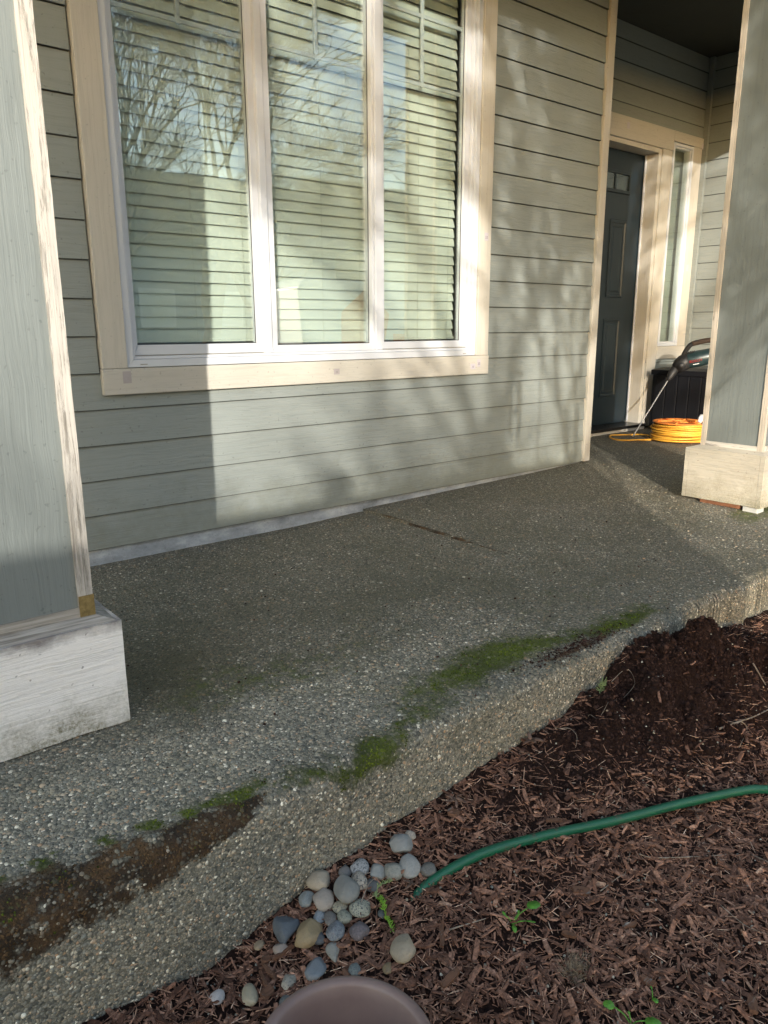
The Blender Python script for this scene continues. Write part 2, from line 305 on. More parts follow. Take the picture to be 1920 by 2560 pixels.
def masks(x,v):
    def gb(cx,cv,sx,sv,a=1): return a*np.exp(-((x-cx)/sx)**2-((v-cv)/sv)**2)
    moss=gb(1.38,.155,.13,.06,.80)+gb(1.25,.13,.2,.09,.22)+gb(1.7,.12,.2,.06,.2)+gb(.9,.35,.25,.10,.08)+gb(.75,.5,.15,.08,.07)+gb(1.55,.115,.10,.03,.45)+gb(1.80,.07,.13,.028,.9)+gb(.78,-.03,.05,.03,.5)+gb(.68,.0,.06,.03,.35)+gb(1.95,.10,.12,.04,.35)+gb(1.15,.13,.2,.05,.35)+gb(.86,-.005,.075,.045,.85)+gb(.70,.03,.10,.03,.28)+gb(.55,.055,.12,.025,.3)
    moss+=gb(3.5,.42,.35,.10,.55)+gb(1.0,.05,.12,.035,.4)+gb(.75,.45,.3,.12,.17)+gb(1.3,.5,.5,.2,.12)+gb(1.9,.3,.4,.12,.15)
    hw=np.interp(x,[0,.15,.37,.5,.64],[.115,.105,.078,.052,.0]); c=np.interp(x,[0,.15,.37,.5,.6],[-.015,-.008,-.012,.0,.01])
    n1=nfield(x,v,16,21,4).reshape(x.shape); n2=nfield(x,v,48,31,3).reshape(x.shape)
    rust=np.clip(1.02-(np.abs(v-c+.022*n1+.01*n2)/np.maximum(hw*1.05,.004))**2.0,0,1)*(x<.60)*np.clip(.85+.75*n1+.65*n2,0,1.1)
    moss+=.62*np.exp(-((v-c-hw+.012*n1)/.02)**2)*(x<.62)*np.clip(.45+1.5*n1+.9*n2,0,1.2)+.5*rust*np.clip(.15+1.2*n1,0,1)
    moss=moss*np.clip(.92+.55*n1+.5*n2,0,1.3)
    rust+=gb(1.57,.045,.13,.014,.8)
    streak=np.interp(x,[1.98,2.02,2.28,2.31,2.38,2.42,2.7,3.2],[0,1,1,0,0,.9,.8,.3])*(v<.01)
    damp=.27+gb(.62,.66,.3,.22,.5)+gb(.62,.42,.08,.18,.4)+gb(1.2,.8,.7,.35,.22)-gb(.75,.22,.3,.16,.5)-gb(.3,.2,.3,.12,.4)-gb(1.3,.3,.3,.08,.25)+gb(2.2,.5,.8,.5,.18)+.35*np.exp(-((x-.5)/.25)**2)*sm(.55,.1,-v*0+v)*0
    damp=np.where(v<-.01,.0,damp)+ .25*sm(.3,.05,v)*0
    line=np.exp(-((x-2.061-.008*n2)/.0032)**2)*sm(.45,1.0,v)*(v<1.49)*np.clip(.85+.6*n1,0,1)
    return np.clip(moss,0,1.2),np.clip(np.maximum(rust,line*.9),0,1.2),np.clip(damp,0,1),streak
def slab_point(x,t):
    """t<=0: on top, y = FY+rad - t ; t>0 arc then face. returns pos, normal"""
    r_=rad(x); L=r_*math.pi/2
    y=np.where(t<=0,FY+r_-t,np.where(t<L,FY+r_-r_*np.sin(np.clip(t/r_,0,math.pi/2)),FY))
    dz=np.where(t<=0,0,np.where(t<L,r_*np.cos(np.clip(t/r_,0,math.pi/2))-r_,-r_-(t-L)))
    z=dz+ztop(x,y)*(t<=0)
    a=np.clip(t/r_,0,math.pi/2)
    return y,z,np.stack([0*x,-np.sin(a),np.cos(a)],-1)
# ------------------------------------------------------------------ ground sheets
def sheet(name,xs,ys,fz,mat,**k):
    X,Y=np.meshgrid(xs,ys); Z=fz(X.ravel(),Y.ravel()); V=np.stack([X.ravel(),Y.ravel(),Z],-1); nx=len(xs); i,j=np.meshgrid(np.arange(nx-1),np.arange(len(ys)-1)); q=(j*nx+i).ravel()
    return fast(name,V,np.stack([q,q+1,q+nx+1,q+nx],-1),mat,smooth=True,**k)
n=N('lawn_ground',(.07,.08,.04),.95,.1); n.base(n.ramp(n.noise(n.pos((1.5,1.5,1.5)),1,8,.7),[(.3,(.035,.05,.018)),(.7,(.085,.095,.045))])); 
g=MB().box(-400,400,-400,400,-1.2,-.42); tag(B('ground',g,n.m),kind='structure')
def soilz(x,y):
    z=ground(x,y); m=nfield(x,y,9,3,5); f_=nfield(x,y,45,8,3)
    mound=np.exp(-((x-1.88)/.42)**2-((y-.93)/.15)**2); crest=np.exp(-((x-1.72)/.16)**2-((y-.97)/.07)**2)
    tr=np.exp(-((y-(1.02-.42*(1.5-x)))/.03)**2)*sm(1.0,1.2,x)*sm(1.75,1.5,x)
    edge=sm(FY+.01,FY-.03,y)
    return z+.010*m+.005*f_*(1+2*mound)+.075*mound*(1+1.5*m)+.036*crest-.018*tr
xs=np.concatenate([np.arange(-4,.1,.12),np.arange(.1,2.6,.0085),np.arange(2.6,4,.03),np.arange(4,9,.2)]); ys=np.concatenate([np.arange(-3.4,.1,.12),np.arange(.1,.45,.02),np.arange(.45,1.075,.0085)])
soil=tag(sheet('mulch_bed_soil',xs,ys,soilz,M['soil']),kind='structure')
# ------------------------------------------------------------------ porch slab
xs=np.concatenate([np.arange(-1.5,.1,.1),np.arange(.1,2.0,.02),[2.0,2.03,2.05,2.0585,2.0605,2.0615,2.064,2.08],np.arange(2.1,3.0,.03),np.arange(3.,7.4,.08)])
ts=np.concatenate([[-2.9,-2.6],np.arange(-2.3,-1.0,.08),np.arange(-1.0,0,.02),np.linspace(0,.06,9),np.arange(.07,.30,.02),[.36,.42]])
X,T=np.meshgrid(xs,ts); X=X.ravel();T=T.ravel(); Y,Z,NN=slab_point(X,T)
nb=nfield(X,Y,14,5,4)*.5+nfield(X,Z+Y*.3,30,2,3)*.4; amp=np.where(T>-.1,.0032,.0012)
P=np.stack([X,Y,Z],-1)+NN*(nb*amp)[:,None]
# vertical step in the face and chipped joint
P[:,1]+= np.where(T>0,.018*((X>2.31)&(X<2.40))*-1+.01*sm(2.0,2.02,X),0)
jt=np.exp(-((X-1.765)/.012)**2)*(T>0); P[:,1]+=.006*jt
nx=len(xs); i,j=np.meshgrid(np.arange(nx-1),np.arange(len(ts)-1)); q=(j*nx+i).ravel()
mo,ru,da,st=masks(X,(Y-FY)+np.minimum(Z,0)); 
slab=tag(fast('porch_slab',P,np.stack([q,q+nx,q+nx+1,q+1],-1),M['agg'],smooth=True,attrs=dict(moss=mo,rust=ru,damp=da,streak=st)),kind='structure')
# aggregate pebbles standing proud of the slab (nobody could count them)
def orient(N3,ang):
    up=np.where(np.abs(N3[:,2:3])>.9,np.array([[1.,0,0]]),np.array([[0,0,1.]])); a=np.cross(up,N3); a/=np.linalg.norm(a,axis=1,keepdims=True); b=np.cross(N3,a)
    c,s=np.cos(ang)[:,None],np.sin(ang)[:,None]; return a*c+b*s,-a*s+b*c
def scatter(name,P,N3,shape,faces,sx,sy,sz,mat,attrs,parent=None):
    k=len(P); A,Bv=orient(N3,RG.uniform(0,2*math.pi,k)); sh=np.asarray(shape)
    V=P[:,None,:]+A[:,None,:]*(sh[None,:,0:1]*sx[:,None,None])+Bv[:,None,:]*(sh[None,:,1:2]*sy[:,None,None])+N3[:,None,:]*(sh[None,:,2:3]*sz[:,None,None])
    F=np.asarray(faces)[None]+(np.arange(k)*len(sh))[:,None,None]
    return fast(name,V.reshape(-1,3),F.reshape(-1,F.shape[-1]),mat,parent,attrs={a:np.repeat(v,len(sh)) for a,v in attrs.items()},smooth=True)
H6=[(math.cos(i*math.pi/3),math.sin(i*math.pi/3)) for i in range(6)]
dome=[(x,y,-.5) for x,y in H6]+[(x*.72,y*.72,.62) for x,y in H6]+[(0,0,.95)]
domef=[(i,(i+1)%6,6+(i+1)%6) for i in range(6)]+[(i,6+(i+1)%6,6+i) for i in range(6)]+[(6+i,6+(i+1)%6,12) for i in range(6)]
def samp(k,x0,x1,t0,t1):
    return RG.uniform(x0,x1,k),RG.uniform(t0,t1,k)
xs_,ts_=[],[]
for k,a in ((26000,(.1,1.6,-.55,0)),(12000,(.5,2.3,-1.6,-.5)),(11000,(1.6,3.6,-1.0,0)),(5000,(2.3,4.6,-2.2,-.9)),(15000,(.1,1.7,0,.30)),(6500,(1.7,3.7,0,.25))):
    x,t=samp(k,*a); xs_.append(x); ts_.append(t)
x=np.concatenate(xs_); t=np.concatenate(ts_); y,z,NN=slab_point(x,t); v=(y-FY)+np.minimum(z,0); mo,ru,da,st=masks(x,v)
nzv=nfield(x,y+z,22,4,3)
keep=(RG.uniform(0,1,len(x))>np.clip((mo+ru)*1.1+nzv*.5*(mo+ru>.1),0,.62))&~((np.abs(x-2.061)<.006)&(y>1.8)); keep&=~((y>2.64)&(x<3.75))
x,t,y,z,NN,mo,ru,da,st=[q_[keep] for q_ in (x,t,y,z,NN,mo,ru,da,st)]
k=len(x); face=t>.03
s=np.clip(RG.lognormal(math.log(.0032),.34,k),.0015,.0078)*np.where(face,.78,1)
asp=RG.uniform(.6,1,k)
off=nfield(x,y,14,5,4)*.5+nfield(x,z+y*.3,30,2,3)*.4; off=off*np.where(t>-.1,.0032,.0012)
P=np.stack([x,y,z],-1)+NN*off[:,None]
P[:,1]+=np.where(t>0,.01*sm(2.0,2.02,x)-.018*((x>2.31)&(x<2.4)),0)+.006*np.exp(-((x-1.765)/.012)**2)*(t>0)
tag(scatter('aggregate_pebbles',P,NN,dome,domef,s,s*asp,s*RG.uniform(.3,.6,k),M['pebble'],dict(rnd=RG.uniform(0,1,k)**1.02,moss=mo,rust=ru,damp=da,streak=st),parent=slab),kind='stuff')
# moss cushions
def mosses(name,which,mat,kk,h):
    x,t=samp(kk,.08,2.2,-.35,.16); y,z,NN=slab_point(x,t); v=(y-FY)+np.minimum(z,0); mo,ru,da,st=masks(x,v); q_=mo if which=='m' else ru
    nz=nfield(x,y+z,35,4,4)*.45; keep=(q_+nz)>RG.uniform(.38,1.15,kk); x,y,z,NN,q_=x[keep],y[keep],z[keep],NN[keep],q_[keep]; k=len(x)
    s=RG.uniform(.0012,.0032,k); tet=[(1,0,-.2),(-.5,.87,-.2),(-.5,-.87,-.2),(0,0,1)]
    P=np.stack([x,y,z],-1); A=NN+RG.normal(0,.35,NN.shape); A/=np.linalg.norm(A,axis=1,keepdims=True)
    return tag(scatter(name,P,A,tet,[(0,1,3),(1,2,3),(2,0,3)],s,s,s*h*RG.uniform(.5,1.2,k),mat,dict(rnd=np.clip(RG.uniform(0,1,k)*.6+ (q_-.5)*.5,0,1)),parent=slab),kind='stuff')
mosses('green_moss','m',M['moss'],80000,1.2); mosses('brown_moss','r',M['rmoss'],80000,1.0)
# ------------------------------------------------------------------ mulch
def mulch():
    k=46000; x=np.concatenate([RG.uniform(.2,1.9,int(k*.72)),RG.uniform(1.2,3.8,k-int(k*.72))]); y=np.concatenate([RG.uniform(.28,1.055,int(k*.72)),RG.uniform(.1,1.055,k-int(k*.72))])
    fresh=1.3*np.exp(-((x-1.85)/.5)**2-((y-.92)/.19)**2)+.8*np.exp(-((x-1.32)/.16)**2-((y-.96)/.07)**2)+.9*(x>2.0)*(y>.75)+.5*np.exp(-((x-1.35)/.14)**2-((y-.93)/.05)**2)+.45*(nfield(x,y,6,11,3)>.25)
    keep=RG.uniform(0,1,k)>np.clip(fresh*1.05,0,.97); x,y=x[keep],y[keep]; k=len(x)
    L=np.clip(RG.lognormal(math.log(.0066),.62,k),.002,.032); W=np.minimum(L*RG.uniform(.07,.36,k),.0065); H=np.minimum(W*.5,.0025)+.0004
    z=soilz(x,y)+RG.uniform(-.001,.006,k)
    Nn=RG.normal(0,.33,(k,3)); Nn[:,2]=1; Nn/=np.linalg.norm(Nn,axis=1,keepdims=True)
    shp=[(-1,-.7,-.5),(-.9,.6,-.5),(0,1,-.3),(1,.45,-.5),(.85,-.8,-.5),(-1,-.5,.5),(-.85,.7,.45),(0,.85,.8),(.95,.5,.4),(.9,-.6,.5)]
    fc=[(5,6,7),(5,7,9),(7,8,9),(0,1,6),(0,6,5),(1,2,7),(1,7,6),(2,3,8),(2,8,7),(3,4,9),(3,9,8),(4,0,5),(4,5,9)]
    o=scatter('bark_mulch',np.stack([x,y,z],-1),Nn,shp,fc,L,W,H,M['chip'],dict(rnd=np.clip(RG.beta(1.5,2.4,k)+.0,0,1)))
    o.data.polygons.foreach_set('use_smooth',[False]*len(o.data.polygons)); tag(o,'dark brown shredded bark mulch covering the garden bed','mulch',kind='stuff')
    # thin splinters and straws
    k=8000; x=RG.uniform(.25,2.6,k); y=RG.uniform(.25,1.05,k); z=soilz(x,y)+.004; L=RG.uniform(.006,.022,k); W=RG.uniform(.0004,.0009,k)
    ok=RG.uniform(0,1,k)>1.2*np.exp(-((x-1.78)/.4)**2-((y-.93)/.15)**2); x,y,z,L,W=x[ok],y[ok],z[ok],L[ok],W[ok]; k=len(x)
    Nn=RG.normal(0,.25,(k,3)); Nn[:,2]=1; Nn/=np.linalg.norm(Nn,axis=1,keepdims=True)
    o=scatter('mulch_splinters',np.stack([x,y,z],-1),Nn,shp,fc,L,W,W,M['chip'],dict(rnd=RG.uniform(.55,1,k))); tag(o,'pale thin splinters and straws strewn through the mulch','splinters',kind='stuff')
    # crumbs of fresh soil on the heap
    k=30000; x=RG.normal(1.85,.36,k); y=RG.normal(.91,.13,k); x=np.concatenate([x,RG.uniform(.25,2.8,9000)]); y=np.concatenate([y,RG.uniform(.3,1.05,9000)]); ok=(y<1.056)&(y>.3); x,y=x[ok],y[ok]; k=len(x)
    z=soilz(x,y)+.001; s=np.clip(RG.lognormal(math.log(.0023),.5,k),.001,.009); Nn=RG.normal(0,.5,(k,3)); Nn[:,2]=1; Nn/=np.linalg.norm(Nn,axis=1,keepdims=True)
    o=scatter('soil_crumbs',np.stack([x,y,z],-1),Nn,dome,domef,s,s*RG.uniform(.6,1,k),s*RG.uniform(.5,1,k),M['crumb'],dict(rnd=RG.uniform(0,1,k))); tag(o,'dark crumbly heap of freshly dug soil against the slab','soil',kind='stuff')
    k=900; x=RG.normal(1.85,.33,k); y=RG.normal(.90,.12,k); ok=(y<1.045)&(y>.4); x,y=x[ok],y[ok]; k=len(x); z=soilz(x,y); s=np.clip(RG.lognormal(math.log(.006),.4,k),.003,.016); Nn=RG.normal(0,.5,(k,3)); Nn[:,2]=1; Nn/=np.linalg.norm(Nn,axis=1,keepdims=True)
    o=scatter('soil_clods',np.stack([x,y,z],-1),Nn,dome,domef,s,s*RG.uniform(.6,1,k),s*RG.uniform(.5,1.1,k),M['soil'],dict(rnd=RG.uniform(0,1,k))); tag(o,'crumbling dark clods of fresh soil heaped beside the slab','soil clods',kind='stuff')
    k=1500; x=np.concatenate([RG.normal(1.57,.09,900),RG.uniform(.3,3,600)]); t=-(np.concatenate([RG.normal(.03,.018,900),RG.uniform(0,1.2,600)])); y,z,NN=slab_point(x,t); s=np.clip(RG.lognormal(math.log(.0016),.5,k),.0006,.005)
    o=scatter('spilled_soil',np.stack([x,y,z+.001],-1),NN,dome,domef,s,s*.8,s*.7,M['crumb'],dict(rnd=RG.uniform(0,1,k))); tag(o,'crumbs of dark soil spilled on the slab edge above the heap','soil crumbs',kind='stuff')
    # tiny pale gravel bits
    k=900; x=RG.uniform(.2,2.4,k); y=RG.uniform(.3,1.05,k); z=soilz(x,y)+.003; s=RG.uniform(.0012,.0036,k); Nn=np.tile([[0,0,1.]],(k,1))
    o=scatter('loose_grit',np.stack([x,y,z],-1),Nn,dome,domef,s,s*.8,s*.7,M['pebble'],dict(rnd=RG.uniform(.4,1,k),moss=0*x,rust=0*x,damp=0*x,streak=0*x)); tag(o,'pale grit scattered over the mulch','grit',kind='stuff')
mulch()
exec_later=[]
# ------------------------------------------------------------------ house
W=2.689; SE=.1257; SZ=.05
house=empty('house',(2,2.7,0),'grey green lap sided house with beige trim, window and recessed entry behind the porch','house')
def KX(x,y): return x*y/W
def KZ(z,y): return EYE+(z-EYE)*y/W
wall=bx('siding_wall',M['siding'],house,-1.2,.95,W,W+.05,.055,2.8,bev=0)
for d in ((2.83,3.70,W,W+.05,.055,2.8),(.95,2.83,W,W+.05,.055,.66),(.95,2.83,W,W+.05,2.42,2.8)): 
    bx('sheathing',M['siding'],wall,*d,bev=0)
rows=int((2.8-SZ)/SE)+1
_pl={}
def plank(x0,x1,k,zmax=2.8):
    z0=SZ+k*SE; zt=min(z0+SE+.012,zmax)
    key=(x0,x1,zt-z0)
    if key not in _pl:
        fr=(zt-z0)/(SE+.012)
        _pl[key]=MB().prism([(W-.017,0),(W-.017+.0095*fr,zt-z0),(W-.001,zt-z0),(W-.001,0)],0,x0,x1)
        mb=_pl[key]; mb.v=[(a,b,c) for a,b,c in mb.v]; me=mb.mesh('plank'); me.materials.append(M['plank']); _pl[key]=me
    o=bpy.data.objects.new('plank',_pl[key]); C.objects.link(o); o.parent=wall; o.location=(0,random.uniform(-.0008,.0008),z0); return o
for k in range(rows):
    if SZ+k*SE<.60 : plank(-1.2,3.70,k)
    elif SZ+k*SE>2.40: plank(-1.2,3.70,k)
    else: plank(-1.2,.90,k); plank(2.845,3.70,k)
for (jx,jz) in ((3.05,.305),(3.42,.93),(3.21,1.43),(1.3,.43),(2.2,.18),(3.48,1.68),(2.72,.42)):
    h_=MB().lathe([(0,0),(.0022,0),(.0022,.0008)],(0,0,0),8); o=B('nail_head',h_,M['nail'],wall); o.rotation_euler=(math.pi/2,0,0); o.location=(jx,W-.0165+.009*(((jz-SZ)/SE)%1),jz)
fd=MB().box(-1.2,3.70,W-.004,W+.08,-.4,.048)
B('foundation',fd,M['stem'],house)
# sealant bead where the siding meets trim and corner board
cbx0,cbx1=KX(3.742,2.66),KX(3.80,2.66)
bx('corner_board',M['trim'],house,cbx0,cbx1,2.66,2.72,.052,2.8,bev=.002)
bx('return_wall',M['siding'],house,3.70,cbx1-.002,2.721,3.31,.03,2.8,bev=0)
# --- window
win=empty('window',(1.9,2.66,.6),None,None); win.parent=house; win.matrix_parent_inverse=Matrix.Translation(-house.location)
del_=[win.pop(k_,None) for k_ in ('label','category')]
def wpart(name,mat,*d,bev=.0015): return bx(name,mat,win,*d,bev=bev)
ty0,ty1=2.652,2.70
sx0,sx1=KX(.918,ty0),KX(2.884,ty0); sz0,sz1=KZ(.600,ty0),KZ(.692,ty0)
tx0,tx1=KX(1.010,ty0),KX(2.797,ty0)
wpart('sill_board',M['trimx'],sx0,sx1,ty0,ty1,sz0,sz1,bev=.002)
wpart('side_trim',M['trim'],sx0+.002,tx0,ty0+.002,ty1,sz1+.001,2.44,bev=.002)
wpart('side_trim',M['trim'],tx1,sx1-.004,ty0+.002,ty1,sz1+.001,2.44,bev=.002)
wpart('head_trim',M['trimx'],sx0-.01,sx1+.01,ty0-.002,ty1,2.4405,2.53)
fy=2.664
def frame(name,x0,x1,z0,z1,y0,y1,wl,wr,wb,wt,mat=M['vinyl'],bev=.002):
    mb=MB(); e=.0
    def fr(a,b,c,d,yy0,yy1): mb.box(a,b,yy0,yy1,c,d)
    # mitred frame as four prisms in xz
    O=[(x0,z0),(x1,z0),(x1,z1),(x0,z1)]; I=[(x0+wl,z0+wb),(x1-wr,z0+wb),(x1-wr,z1-wt),(x0+wl,z1-wt)]
    for i in range(4):
        j=(i+1)%4; mb.prism([O[i],O[j],I[j],I[i]],1,y0,y1)
    return B(name,mb,mat,win,bev=bev)
X0,X1,Z0,Z1=tx0+.0005,tx1-.0005,sz1+.002,2.438
frame('outer_frame',X0,X1,Z0,Z1,fy,2.76,.026,.026,.027,.027)
frame('inner_frame',X0+.0265,X1-.0265,Z0+.0275,Z1-.0275,fy+.016,2.755,.012,.012,.010,.012)
wpart('drip_track',M['vinyl_dk'],X0+.039,X1-.039,fy+.03,fy+.05,Z0+.038,Z0+.0405,bev=0)
a1,b1=X0+.0385,KX(1.577,2.69)                                   # left sash
ml0,ml1=KX(1.580,fy+.01),KX(1.612,fy+.01)
frame('sash',a1,b1+.004,Z0+.041,Z1-.04,2.694,2.73,.018,.036,.036,.036)
wpart('mullion',M['vinyl'],ml0,ml1,fy+.010,2.75,Z0+.0375,Z1-.04,bev=.003)
m20,m21=KX(2.147,fy+.012),KX(2.186,fy+.012)
frame('fixed_sash',ml1+.0005,m20-.0005,Z0+.0378,Z1-.04,2.686,2.735,.030,.012,.030,.036)
wpart('mullion',M['vinyl'],m20,m21,fy+.012,2.75,Z0+.0375,Z1-.04,bev=.003)
frame('sash',m21+.0005,X1-.039,Z0+.041,Z1-.04,2.698,2.734,.026,.030,.032,.036)
G=[(a1+.018,b1+.004-.036,2.714,Z0+.077),(ml1+.0305,m20-.0125,2.716,Z0+.068),(m21+.0265,X1-.069,2.718,Z0+.073)]
zt=Z1-.076
for gx0,gx1,gy,gz in G:
    frame('gasket',gx0-.0005,gx1+.0005,gz-.0005,zt,gy-.006,gy-.003,.003,.003,.003,.003,M['seal'],0)
    p=bx('pane',M['glass'],win,gx0-.003,gx1+.003,gy,gy+.004,gz-.003,zt+.003,bev=0)
    cx=(gx0+gx1)/2
    for zz in (KZ(1.862,gy),KZ(2.128,gy)): bx('muntin',M['vinyl'],win,gx0-.003,gx1+.003,gy+.008,gy+.016,zz-.008,zz+.008,bev=.002)
    zc=KZ(1.862,gy); bx('muntin',M['vinyl'],win,cx-.008,cx+.008,gy+.0065,gy+.0175,zc+.0005-.012,zt,bev=.002)
for cxx,ww in ((X0+.062,.026),(X1-.075,.022)): wpart('weep_slot',M['vinyl_dk'],cxx-ww/2,cxx+ww/2,fy-.0015,fy+.001,Z0+.008,Z0+.0115,bev=0)
# grey pads and their print on the trim
def text_mesh(s,size,mat,loc,parent,rx=math.pi/2,rz=0,name='print'):
    cu=bpy.data.curves.new('print','FONT'); cu.body=s; cu.size=size; cu.align_x='CENTER'; cu.align_y='CENTER'; cu.extrude=.0002
    t=bpy.data.objects.new('tmp',cu); C.objects.link(t); dg=bpy.context.evaluated_depsgraph_get(); me=bpy.data.meshes.new_from_object(t.evaluated_get(dg)); bpy.data.objects.remove(t)
    me.transform(Matrix.Translation(loc)@Matrix.Rotation(rz,4,'Z')@Matrix.Rotation(rx,4,'X')); o=link(name,me,mat,parent); return o
def pad(px,pz,w_,h_,mat,txt=None,y=ty0,rot=False):
    p=bx('sticker',mat,win,KX(px,y)-w_/2,KX(px,y)+w_/2,y-.0012,y-.0002,KZ(pz,y)-h_/2,KZ(pz,y)+h_/2,bev=.0004)
    if txt: text_mesh(txt,h_*.5,M['mark'],(KX(px,y),y-.0016,KZ(pz,y)-h_*.1),p)
pad(1.003,.661,.030,.042,M['sticker']); pad(1.926,.646,.030,.024,M['sticker'],'33'); pad(2.770,.640,.034,.026,M['stickerl'],'33'); pad(2.812,.655,.024,.036,M['stickerl'],'33')
pad(2.842,1.262,.028,.036,M['stickerl'],'33')
# --- interior room behind the blinds
room=MB(); room.box(.6,3.1,3.6,3.62,.2,2.8).box(.6,.62,2.76,3.6,.2,2.8).box(3.08,3.1,2.76,3.6,.2,2.8).box(.6,3.1,2.76,3.6,.18,.2).box(.6,3.1,2.76,3.6,2.8,2.82)
B('room',room,M['room'],house)
# --- blinds
def blind(x0,x1,z0,label):
    t=empty('window_blind',((x0+x1)/2,2.79,2.4),label,'blind','white slatted blinds inside the front window')
    w2=.025; th=math.radians(71)
    sec=[]
    for i in range(7):
        a=-1+i/3; sec.append((a*w2,.0022*(1-a*a)))
    pr=[(math.cos(th)*s_-math.sin(th)*c_,math.sin(th)*s_+math.cos(th)*c_) for s_,c_ in sec]
    lo=[(a-(-math.sin(th))*.0026*0-.0,b-.0024) for a,b in pr]
    poly=pr+lo[::-1]
    me=MB().prism(poly,0,x0,x1).mesh('slat'); me.materials.append(M['slat'])
    z=z0+.028; i=0
    while z<2.36:
        o=bpy.data.objects.new('slat',me); C.objects.link(o); o.parent=t; o.matrix_parent_inverse=Matrix.Translation(-t.location); o.location=(random.uniform(-.0015,.0015),2.79,z); o.rotation_euler=(random.uniform(-.05,.05),random.uniform(-.0012,.0012),0); z+=.0432; i+=1
    bx('bottom_rail',M['slat'],t,x0,x1,2.775,2.805,z0-.006,z0+.006)
    bx('headrail',M['slat'],t,x0,x1,2.765,2.82,2.36,2.41)
    for q_ in (.10,.52,.90):
        xx=x0+(x1-x0)*q_; mb=MB()
        for dy in (-.013,):
            mb.tube([(xx,2.79+dy-.004,z0),(xx+.001,2.79+dy-.004,1.4),(xx,2.79+dy-.004,2.37)],.0008,5)
        B('ladder_cord',mb,M['cord'],t)
    return t
blind(G[0][0]-.02,G[0][1]+.05,G[0][3]+.012,'white slatted blind behind the left pane of the front window')
blind(G[1][0]+.012,G[1][1]+.05,G[1][3]+.012,'white slatted blind behind the middle pane of the front window')
blind(G[2][0]+.0,G[2][1]+.026,G[2][3]+.012,'white slatted blind behind the right pane of the front window')
# --- recess: door wall
T=3.31; DY=3.43; DX0,DX1=4.40,5.31
wall2=bx('entry_wall',M['siding'],house,cbx1+.001,6.0,T+.02,T+.07,2.24,2.8,bev=0); bx('sheathing',M['siding'],wall2,5.34,6.0,T+.021,T+.07,.04,.66,bev=0); bx('sheathing',M['siding'],wall2,cbx1+.001,4.30,T+.02,T+.07,.04,2.24,bev=0)
def plank2(parent,axis,a,b,y,z0,h,mat):
    mb=MB().prism([(y-.012,0),(y-.004,h),(y+.004,h),(y+.004,0)],0 if axis=='x' else 1,a,b)
    o=B('plank',mb,mat,parent); o.location=(0,0,z0); return o
for k in range(rows):
    z0=.055+k*SE
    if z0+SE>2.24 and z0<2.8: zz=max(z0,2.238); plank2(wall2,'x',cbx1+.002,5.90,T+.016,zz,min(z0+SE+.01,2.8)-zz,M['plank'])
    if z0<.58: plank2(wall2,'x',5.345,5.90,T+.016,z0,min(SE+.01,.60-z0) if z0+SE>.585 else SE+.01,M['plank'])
rw=bx('entry_side_wall',M['siding_y'],house,5.92,6.0,-.1,T+.02,.03,2.8,bev=0)
for k in range(rows):
    z0=.055+k*SE+.01; 
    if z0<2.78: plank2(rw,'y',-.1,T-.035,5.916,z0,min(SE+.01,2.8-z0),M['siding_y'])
bx('inside_corner_board',M['siding'],house,5.882,5.918,T-.034,T+.003,.045,2.8)
# door trim
def hpart(name,mat,*d,bev=.0015): return bx(name,mat,house,*d,bev=bev)
hpart('head_trim',M['trimx'],4.28,5.4700,T-.006,T+.03,2.098,2.236); hpart('head_trim',M['trimx'],5.4705,5.903,T-.006,T+.03,2.166,2.236)
hpart('door_casing',M['trim'],5.346,5.470,T,T+.03,.06,2.0975); hpart('door_casing',M['trim'],4.29,4.372,T,T+.03,.06,2.0975)
hpart('door_jamb',M['trim'],DX1,5.3455,T+.012,3.55,.06,2.0975); hpart('door_jamb',M['trim'],4.3725,DX0,T+.012,3.55,.06,2.0975); hpart('door_head_jamb',M['trim'],DX0+.0005,DX1-.0005,T+.012,3.55,2.066,2.0975)
hpart('door_stop',M['vinyl'],DX1-.010,DX1-.0005,DY-.012,DY-.001,.10,2.064)
sl=(5.4705,5.757); 
hpart('sidelight_trim',M['trim'],sl[1],5.8815,T,T+.03,.681,2.1655); hpart('sidelight_apron',M['trimx'],5.4705,5.8815,T-.003,T+.03,.583,.680)
hpart('threshold',M['black'],DX0-.02,DX1+.035,T-.035,DY+.03,.068,.09,bev=.003); hpart('sill_riser',M['trimx'],DX0-.02,DX1+.03,T-.024,DY,.03,.0675)
# door
door=bx('door',M['door'],house,DX0+.003,DX1-.003,DY+.006,DY+.045,.093,2.063,bev=.002)
def raised(x0,x1,z0,z1):
    mb=MB(); y=DY+.006
    def ring(i0,y0_,i1,y1_):
        A=[(x0+i0,y0_,z0+i0),(x1-i0,y0_,z0+i0),(x1-i0,y0_,z1-i0),(x0+i0,y0_,z1-i0)]; Bq=[(x0+i1,y1_,z0+i1),(x1-i1,y1_,z0+i1),(x1-i1,y1_,z1-i1),(x0+i1,y1_,z1-i1)]
        mb.add(A+Bq,[(k,(k+1)%4,4+(k+1)%4,4+k) for k in range(4)])
    ring(0,y,.004,y-.008); ring(.004,y-.008,.014,y-.008); ring(.014,y-.008,.024,y-.0005); ring(.024,y-.0005,.038,y-.0005); ring(.038,y-.0005,.052,y-.007)
    mb.add([(x0+.052,y-.007,z0+.052),(x1-.052,y-.007,z0+.052),(x1-.052,y-.007,z1-.052),(x0+.052,y-.007,z1-.052)],[(0,1,2,3)])
    return B('door_panel',mb,M['door'],door)
for a,b in ((4.92,5.128),(4.582,4.79)): raised(a,b,1.045,1.59); raised(a,b,.305,.89)
lf=MB(); y=DY+.006; lx0,lx1,lz0,lz1=4.575,5.135,1.775,1.925
